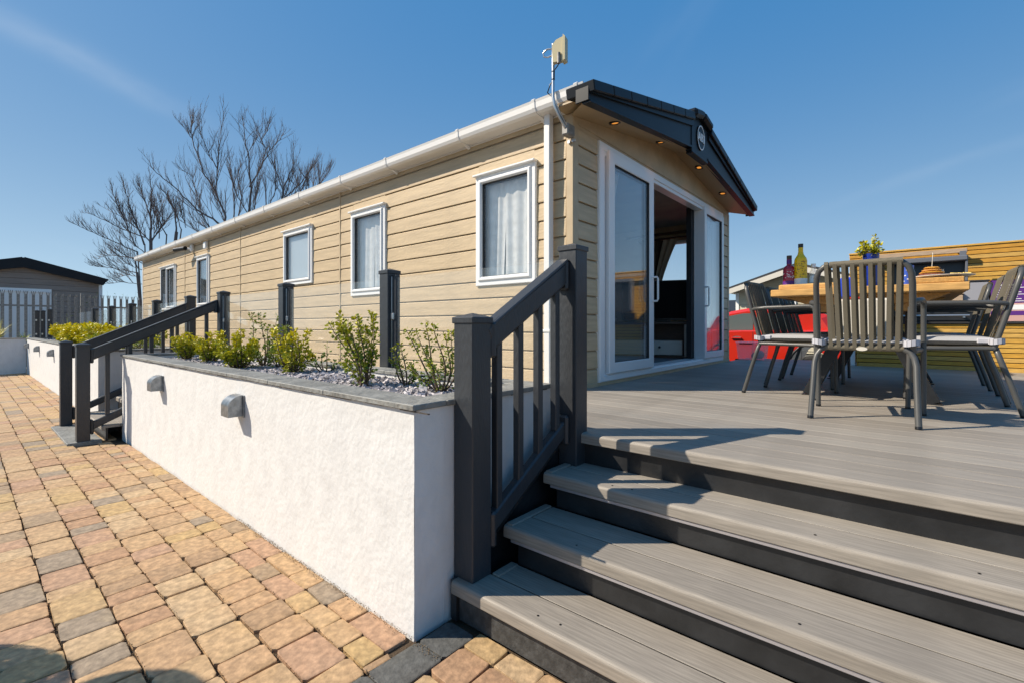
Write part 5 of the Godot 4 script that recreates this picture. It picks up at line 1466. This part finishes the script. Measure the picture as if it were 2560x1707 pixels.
# ---------------------------------------------------------------- beyond the plot
func neighbours() -> void:
	var t := thing("neighbour_lodge", "grey-brown lodge with a dark barge board beyond the palisade fence", "lodge")
	var xg := -23.0
	var zc := -1.41
	part(t, "end_wall", B.new().prism(PackedVector2Array([Vector2(-0.65, 0), Vector2(3.42, 0), Vector2(3.42, 2.75), Vector2(1.41, 3.22), Vector2(-0.65, 2.75)]), 9.0, front(xg - 9.0, 0)), M.far_tan)
	for i in 15:
		var yb := 0.35 + i * 0.19
		var w := 2.02 if yb < 2.6 else maxf(0.2, 2.02 * (3.22 - yb - 0.19) / 0.47)
		part(t, "plank", B.new().prism(plank_profile(0.19), w * 2, Transform3D(Basis(Vector3(1, 0, 0), Vector3.UP, Vector3(0, 0, 1)), Vector3(xg + 0.018, yb, zc - w))), M.far_tan)
	for s in [-1.0, 1.0]:
		var ps := [Vector2(-zc, 3.17), Vector2(-zc, 3.5), Vector2(-zc + s * 2.08, 2.96), Vector2(-zc + s * 2.14, 2.86), Vector2(-zc + s * 2.06, 2.70)]
		if s > 0: ps.reverse()
		part(t, "barge_board", B.new().prism(PackedVector2Array(ps), 0.10, front(xg + 0.12, 0)), M.fascia)
		part(t, "roof", B.new().bar(Vector3(xg - 4.4, 3.49, zc - s * 0.02), Vector3(xg - 4.4, 2.9, zc - s * 2.2), 9.1, 0.07), M.roof)
	part(t, "corner_trim", B.new().span(Vector3(xg + 0.02, 0.0, -3.46), Vector3(xg + 0.05, 2.72, -3.36)), M.white)
	var dr := part(t, "white_doors", B.new().span(Vector3(xg + 0.03, 0.3, -2.10), Vector3(xg + 0.06, 2.47, 0.3)), M.white_pvc)
	for k in 4: part(dr, "door_panel", B.new().ring(Rect2(-0.3 + 0.6 * k, 0.35, 0.58, 2.05), 0.06, 0.0, 0.03, front(xg + 0.061, 0), 0.005), M.white_pvc)
	var p := thing("palisade_fence", "galvanised steel palisade fence with three-pointed pales", "fence")
	var xp := -20.0
	var i := 0
	var z := 0.6
	while z > -6.6:
		var hp := 2.24 - 0.025 * maxf(0.0, -z - 1.0)
		var pl := B.new()
		pl.span(Vector3(xp - 0.006, 0.0, z - 0.034), Vector3(xp + 0.006, hp - 0.10, z + 0.034))
		for s in [-1.0, 0.0, 1.0]:
			var a := Vector3(xp, hp - 0.10, z + s * 0.025)
			pl.bar(a, a + Vector3(0.01 * s, 0.07, s * 0.012), 0.012, 0.016)
			var c := a + Vector3(0.01 * s, 0.068, s * 0.012)
			pl.tri(c + Vector3(0, 0, 0.012), c + Vector3(0, 0, -0.012), c + Vector3(0, 0.045, s * 0.012))
		if i % 14 != 6: part(p, "pale", pl, M.galv)
		else: part(p, "post", B.new().span(Vector3(xp - 0.09, 0.0, z - 0.05), Vector3(xp + 0.01, hp + 0.02, z + 0.05)), M.galv)
		z -= 0.157
		i += 1
	for y in [0.45, 1.80]: part(p, "rail", B.new().span(Vector3(xp - 0.05, y - 0.025, -6.6), Vector3(xp - 0.007, y + 0.025, 0.6)), M.galv)
	var c := thing("cream_lodge", "cream lodge with a grey pitched roof far behind the red car", "lodge")
	var zg := -24.2
	part(c, "end_wall", B.new().prism(PackedVector2Array([Vector2(-6.4, 0), Vector2(-1.1, 0), Vector2(-1.1, 2.82), Vector2(-3.75, 3.66), Vector2(-6.4, 2.82)]), 10.0, Transform3D(Basis.IDENTITY, Vector3(0, 0, zg - 10.0))), M.far_cream)
	for k in 9: part(c, "plank", B.new().prism(plank_profile(0.3), 5.2, Transform3D(Basis(Vector3(0, 0, 1), Vector3.UP, Vector3(-1, 0, 0)), Vector3(-1.15, 0.1 + 0.3 * k, zg + 0.02))), M.far_cream)
	for s in [-1.0, 1.0]:
		part(c, "roof", B.new().bar(Vector3(-3.75, 3.87, zg - 4.7), Vector3(-3.75 + s * 2.95, 2.90, zg - 4.7), 11.0, 0.10), M.roof)
		part(c, "barge_board", B.new().bar(Vector3(-3.75, 3.70, zg + 0.78), Vector3(-3.75 + s * 2.9, 2.76, zg + 0.78), 0.06, 0.22), M.cream)
		part(c, "corner_trim", B.new().span(Vector3(-3.75 + s * 2.6 - 0.07, 0.0, zg + 0.02), Vector3(-3.75 + s * 2.6 + 0.07, 2.75, zg + 0.06)), M.white)
	part(c, "gutter_end", B.new().span(Vector3(-6.82, 2.78, zg - 9), Vector3(-6.66, 2.90, zg + 0.6), 0.02), M.white)
	part(c, "window", B.new().ring(Rect2(-5.2, 1.2, 1.3, 1.1), 0.08, 0.0, 0.05, Transform3D(Basis.IDENTITY, Vector3(0, 0, zg + 0.03)), 0.01), M.white)
	var h := thing("distant_shed", "low dark-roofed building on the skyline between the lodge and the cream one", "building", Vector3(-16.0, 0, -47.0))
	part(h, "wall", B.new().span(Vector3(-6, 0, -3), Vector3(5, 2.6, 3)), M.far_tan)
	part(h, "roof", B.new().prism(PackedVector2Array([Vector2(-3.3, 2.5), Vector2(3.3, 2.5), Vector2(0, 3.6)]), 11.4, Transform3D(Basis(Vector3(0, 0, -1), Vector3.UP, Vector3(1, 0, 0)), Vector3(-6.2, 0, 0))), M.roof)

# ---------------------------------------------------------------- bare trees
func tree(label: String, at: Vector3, limbs: Array, stems: Array, s: int, dens: float, twl: float) -> void:
	# limbs: [start radius, points (u, y) in a vertical plane across the tree]; each leaves that plane by its own amount
	var r := RandomNumberGenerator.new()
	r.seed = s
	var t := thing("bare_tree", label, "tree", at, 0.0, "leafless trees behind the lodge")
	var right := Vector3(0.7621, 0, -0.6474)
	var back := Vector3(-0.6474, 0, -0.7621)
	var trunk := B.new()
	for st in stems:
		var pts := []
		for p in st[1]: pts.append(right * p.x + Vector3(0, p.y, 0) + back * p.z)
		var rd := []
		for k in pts.size(): rd.append(lerpf(st[0], st[0] * 0.55, k / float(pts.size() - 1)))
		trunk.tube(pts, rd, 9)
	part(t, "trunk", trunk, M.bark)
	var tw := B.new()
	for lm in limbs:
		var raw := []
		var slope := r.randf_range(-0.35, 0.35)
		var p0: Vector2 = lm[1][0]
		for p in lm[1]: raw.append(right * p.x + Vector3(0, p.y, 0) + back * slope * (p - p0).length())
		var pts := []
		for k in raw.size() - 1:
			for e in 5: pts.append((raw[k] as Vector3).lerp(raw[k + 1], e / 5.0) + Vector3(r.randf_range(-1, 1), r.randf_range(-1, 1), r.randf_range(-1, 1)) * 0.025)
		pts.append(raw[-1])
		var rd := []
		for k in pts.size(): rd.append(lerpf(lm[0] * 0.62, 0.007, pow(k / float(pts.size() - 1), 0.7)))
		part(t, "limb", B.new().tube(pts, rd, 7), M.bark)
		for k in range(2, pts.size()):
			var q := k / float(pts.size() - 1)
			for e in int(dens + r.randf()):
				_twig(tw, r, pts[k], (pts[k] - pts[k - 1]).normalized(), twl * r.randf_range(0.4, 1.0) * (1.25 - 0.98 * q), lerpf(0.0135, 0.0065, q), 2)
	tag(part(t, "twigs", tw, M.bark), "", "", "", "stuff")

func _twig(b: B, r: RandomNumberGenerator, p: Vector3, d: Vector3, l: float, rad: float, deep: int) -> void:
	var o := Vector3(r.randf_range(-1, 1), r.randf_range(-0.2, 1), r.randf_range(-1, 1))
	var dir := (d * 1.1 + o * 0.62 + Vector3(0, 0.25, 0)).normalized()
	var pts := [p]
	var n := 4
	for k in n:
		dir = (dir + Vector3(r.randf_range(-1, 1), r.randf_range(-0.5, 1.1), r.randf_range(-1, 1)) * 0.16).normalized()
		pts.append(pts[-1] + dir * l / n)
	b.tube(pts, [rad, rad * 0.85, rad * 0.7, rad * 0.55, rad * 0.3], 4, false)
	if deep > 0 and l > 0.25:
		for k in [1, 2, 3] if deep > 1 else [1, 3]: _twig(b, r, pts[k], dir, l * r.randf_range(0.3, 0.6), rad * 0.6, deep - 1)

func trees() -> void:
	var L := func(a: Array, ox: float, k: float, y0: float):
		var o := []
		for i in range(0, a.size(), 2): o.append(Vector2((a[i] - ox) * k, y0 - a[i + 1] * k))
		return o
	# main tree: several upright stems
	var k := 0.0062
	var y0 := 11.98
	var a := [
		[0.10, [1125, 1030, 1110, 900, 1040, 740, 950, 590, 870, 350, 835, 280, 730, 165]], [0.055, [1040, 740, 1055, 560, 1060, 400, 1080, 200, 1083, 20]],
		[0.045, [1055, 560, 1000, 470, 930, 310, 895, 190]], [0.10, [1285, 970, 1295, 700, 1265, 480, 1215, 240, 1205, 120]],
		[0.06, [1295, 700, 1380, 530, 1430, 410, 1500, 330, 1540, 260]], [0.03, [1430, 410, 1380, 370, 1440, 290, 1455, 230]], [0.03, [1265, 480, 1300, 370, 1345, 230]],
		[0.08, [1100, 990, 930, 880, 790, 720, 680, 630, 625, 525]], [0.04, [930, 880, 870, 700, 840, 600, 720, 540]], [0.09, [1535, 870, 1540, 700, 1600, 520, 1590, 320]],
		[0.04, [1540, 700, 1500, 560, 1430, 400]], [0.05, [1535, 800, 1650, 680, 1720, 560, 1780, 465]], [0.06, [1180, 980, 1150, 760, 1090, 500, 1070, 440]],
		[0.05, [1420, 900, 1440, 720, 1410, 500]], [0.06, [1205, 1000, 1210, 760, 1170, 560, 1190, 400]], [0.05, [1500, 900, 1620, 800, 1700, 740, 1760, 600, 1820, 530]],
		[0.05, [1030, 1070, 960, 930, 860, 850, 780, 790]], [0.045, [1330, 930, 1350, 780, 1400, 640]], [0.03, [870, 350, 850, 280, 845, 220, 850, 155]], [0.04, [1125, 1000, 1060, 860, 1010, 760, 960, 640]], [0.04, [1285, 900, 1220, 780, 1190, 680, 1160, 560]], [0.04, [1400, 900, 1480, 760, 1490, 640, 1480, 480]], [0.04, [1450, 900, 1560, 780, 1620, 640, 1640, 500]], [0.035, [1620, 850, 1560, 760, 1560, 640]], [0.035, [1240, 980, 1330, 860, 1340, 740, 1370, 600]], [0.03, [1700, 830, 1720, 740, 1740, 640]], [0.04, [1060, 1060, 1000, 1020, 900, 960, 860, 900]], [0.03, [1000, 1080, 930, 1050, 880, 1000]]]
	var lm := []
	for q in a: lm.append([q[0], L.call(q[1], 1200.0, k, y0)])
	var st := []
	for q in [[1125, 1030], [1285, 970], [1535, 870], [1100, 990], [1180, 980], [1420, 900], [1030, 1070], [1500, 900], [1400, 900], [1450, 900], [1620, 850], [1240, 980], [1700, 830], [1060, 1060]]:
		st.append([0.20 if q[0] in [1125, 1285, 1535] else 0.06, [Vector3((q[0] - 1200) * k * 0.15, -0.1, 0), Vector3((q[0] - 1200) * k * 0.5, 2.6, 0), Vector3((q[0] - 1200) * k, y0 - q[1] * k + 0.05, 0)]])
	tree("tall leafless tree with many upright limbs rising behind the lodge roof", Vector3(-23.9, 0, -8.36), lm, st, 3, 1.25, 1.7)
	# lower spreading tree to its left
	k = 24.0 / 1176.0 / 3.015
	var kk := k * 0.92
	y0 = 1.2 + 595.0 * 24.0 / 1176.0
	a = [[0.10, [610, 1220, 600, 1000, 600, 780, 570, 600]], [0.07, [560, 1240, 480, 1000, 430, 830, 400, 700]], [0.06, [610, 1220, 480, 1100, 330, 1000, 130, 900]], [0.05, [560, 1180, 380, 1110, 160, 1000, 40, 970]],
		[0.05, [500, 1300, 300, 1200, 130, 1120, 40, 1070]], [0.045, [480, 1350, 280, 1320, 150, 1310, 70, 1335]], [0.06, [610, 1220, 700, 1050, 660, 900, 640, 830]], [0.07, [820, 1140, 790, 950, 700, 800, 640, 760]],
		[0.04, [500, 1470, 300, 1430, 200, 1420]], [0.05, [480, 1250, 400, 1020, 350, 900, 320, 760]], [0.05, [600, 1000, 540, 850, 480, 700]], [0.05, [740, 1160, 650, 1000, 620, 900]], [0.04, [860, 1120, 830, 960, 800, 880]], [0.04, [560, 1300, 420, 1200, 260, 1100]], [0.05, [610, 1220, 640, 1100, 760, 980]],
		[0.04, [520, 1500, 380, 1480, 260, 1500]], [0.04, [560, 1400, 400, 1330, 240, 1240]], [0.03, [540, 1560, 400, 1550, 280, 1570]], [0.03, [560, 1450, 440, 1400, 340, 1380]], [0.04, [680, 1190, 700, 1000, 690, 900]], [0.03, [900, 1100, 870, 1020, 860, 960]]]
	lm = []
	for q in a: lm.append([q[0], L.call(q[1], 610.0, kk, y0 - 0.3)])
	st = []
	for q in [[610, 1220], [560, 1240], [500, 1300], [480, 1350], [820, 1140], [500, 1470], [740, 1160], [860, 1120]]:
		st.append([0.13 if q[0] in [610, 820] else 0.05, [Vector3((q[0] - 610) * kk * 0.2, -0.1, 0), Vector3((q[0] - 610) * kk * 0.55, 0.9, 0), Vector3((q[0] - 610) * kk, y0 - 0.3 - q[1] * kk + 0.05, 0)]])
	tree("lower spreading leafless tree at the left end of the lodge", Vector3(-29.6, 0, -6.35), lm, st, 5, 2.5, 1.35)
	# small tops showing over the roof on the right
	a = [[0.05, [1920, 800, 1915, 700, 1905, 550]], [0.05, [1935, 780, 2040, 660, 2080, 560]], [0.04, [1850, 800, 1810, 740, 1790, 640]], [0.04, [1900, 800, 1890, 700, 1840, 620]], [0.04, [1960, 780, 1975, 680, 1965, 590]]]
	lm = []
	for q in a: lm.append([q[0], L.call(q[1], 1920.0, k, y0)])
	st = []
	for q in a: st.append([0.08, [Vector3((q[1][0] - 1920) * k * 0.1, -0.1, 0), Vector3((q[1][0] - 1920) * k * 0.4, 3.0, 0), Vector3((q[1][0] - 1920) * k, y0 - q[1][1] * k + 0.05, 0)]])
	tree("small leafless tree whose twigs just show over the lodge roof, furthest right of the trees", Vector3(-23.5, 0, -11.8), lm, st, 9, 2.0, 1.2)
	shrub("dead_hedge", "brown leafless scrub behind the palisade fence", "hedge", Vector3(-21.0, 0, -3.6), 2.3, 1.3, 60, 12, 0.05, 0.0, 70, "")

# ---------------------------------------------------------------- small fittings
func bits() -> void:
	var t := thing("aerial", "cream box aerial on a bent steel pole at the lodge's front corner", "aerial")
	var c := Vector3(-2.262, 0, -3.19)
	part(t, "pole", B.new().tube([Vector3(-2.20, 2.855, -3.28), Vector3(-2.225, 2.93, -3.235), Vector3(-2.252, 3.02, -3.20), c + Vector3(0, 3.10, 0), c + Vector3(0, 3.535, 0)], 0.013, 12), M.steel)
	part(t, "pole_brace", B.new().tube([Vector3(-2.185, 2.87, -3.28), Vector3(-2.215, 2.96, -3.225), c + Vector3(0.022, 3.05, 0.0)], 0.006, 8), M.steel)
	part(t, "wall_bracket", B.new().bbox(Vector3(-2.205, 2.845, -3.33), Vector3(0.07, 0.10, 0.11), 0.012), M.galv)
	part(t, "bracket_bolt", B.new().lathe([Vector2(0.016, 0), Vector2(0.016, 0.02), Vector2(0, 0.02)], 8, Transform3D(Basis(Vector3.RIGHT, PI / 2), Vector3(-2.185, 2.775, -3.39))), M.steel)
	part(t, "bracket_bolt", B.new().lathe([Vector2(0.016, 0), Vector2(0.016, 0.02), Vector2(0, 0.02)], 8, Transform3D(Basis(Vector3.RIGHT, PI / 2), Vector3(-2.23, 2.77, -3.39))), M.steel)
	var hs := part(t, "housing", B.new().prism(PackedVector2Array([Vector2(-0.060, -0.12), Vector2(0.045, -0.12), Vector2(0.058, -0.105), Vector2(0.058, 0.09), Vector2(0.045, 0.105), Vector2(-0.02, 0.09), Vector2(-0.065, 0.05)]), 0.045, Transform3D(Basis(Vector3.UP, 0.25).scaled(Vector3(0.82, 0.86, 0.9)), Vector3(-2.205, 3.462, -3.205))), M.aerial)
	part(hs, "cover_lip", B.new().prism(PackedVector2Array([Vector2(0.035, -0.13), Vector2(0.072, -0.12), Vector2(0.072, 0.10), Vector2(0.05, 0.12)]), 0.075, Transform3D(Basis(Vector3.UP, 0.25).scaled(Vector3(0.82, 0.86, 0.9)), Vector3(-2.207, 3.462, -3.222))), M.aerial)
	part(hs, "gland", B.new().tube([Vector3(-2.185, 3.42, -3.16), Vector3(-2.185, 3.335, -3.16)], 0.015, 10), M.galv)
	part(t, "clamp_arm", B.new().tube([c + Vector3(0.0, 3.495, 0.005), c + Vector3(-0.05, 3.50, 0.02), c + Vector3(-0.085, 3.48, 0.025), c + Vector3(-0.08, 3.45, 0.022), c + Vector3(-0.05, 3.437, 0.012), c + Vector3(0.0, 3.44, 0.005)], 0.007, 8), M.steel)
	for y in [3.30, 3.235]: part(t, "cable_tie", B.new().lathe([Vector2(0.0145, 0), Vector2(0.0155, 0.004), Vector2(0.0145, 0.008)], 12, Transform3D(Basis.IDENTITY, c + Vector3(0, y, 0))), M.black)
	part(t, "cable", B.new().tube([Vector3(-2.185, 3.335, -3.16), Vector3(-2.195, 3.32, -3.16), c + Vector3(0.02, 3.305, 0.012), c + Vector3(0.017, 3.235, 0.01), c + Vector3(0.0, 3.255, -0.02), c + Vector3(-0.04, 3.22, -0.015), c + Vector3(-0.058, 3.15, 0.0), c + Vector3(-0.05, 3.125, -0.06), c + Vector3(0.0, 3.13, -0.1)], 0.005, 8), M.black)
	var s := thing("security_camera", "small black security camera high on the lodge's side wall", "camera", Vector3(-12.30, 2.93, Z0))
	part(s, "mount", B.new().bbox(Vector3(0.05, 0.0, 0.03), Vector3(0.10, 0.16, 0.06), 0.015), M.white)
	part(s, "arm", B.new().tube([Vector3(0.04, -0.02, 0.05), Vector3(-0.03, -0.01, 0.13)], 0.025, 8), M.white)
	part(s, "body", B.new().tube([Vector3(0.03, -0.015, 0.15), Vector3(-0.32, -0.03, 0.26)], 0.048, 12), M.black)
	var x := thing("junction_box", "little white plastic box under the eaves, right of the security camera", "box", Vector3(-11.31, 2.89, Z0))
	part(x, "case", B.new().bbox(Vector3(0, 0, 0.04), Vector3(0.16, 0.15, 0.06), 0.015), M.white_pvc)
	# made-up topiary, out of view left of the camera, added only for its shadow
	var o := thing("added_shadow_caster", "unseen two-ball topiary added to cast the shadow across the near paving", "plant", Vector3(-3.19, 0.0, 0.775))
	part(o, "pot", B.new().lathe([Vector2(0, 0), Vector2(0.17, 0), Vector2(0.23, 0.4), Vector2(0.21, 0.4), Vector2(0, 0.36)], 24), M.charcoal)
	part(o, "trunk", B.new().tube([Vector3(0, 0.3, 0), Vector3(0, 1.2, 0)], 0.025, 8), M.bark)
	var lf := B.new()
	var r := RandomNumberGenerator.new()
	r.seed = 12
	for q in [[0.30, 0.85, 2600], [0.17, 1.42, 1600]]:
		for i in q[2]:
			var d := Vector3(r.randf_range(-1, 1), r.randf_range(-1, 1), r.randf_range(-1, 1)).normalized()
			var p: Vector3 = d * q[0] * (1.0 - 0.25 * r.randf() * r.randf()) + Vector3(0, q[1], 0)
			var e := d.cross(Vector3(r.randf_range(-1, 1), r.randf_range(-1, 1), r.randf_range(-1, 1))).normalized() * 0.028
			var g := e.cross(d).normalized() * 0.02
			lf.col = Color(0.05, 0.10, 0.02) * r.randf_range(0.7, 1.3)
			lf.quad(p - e, p - g, p + e, p + g)
	tag(part(o, "leaves", lf, M.leaf), "", "", "", "stuff")
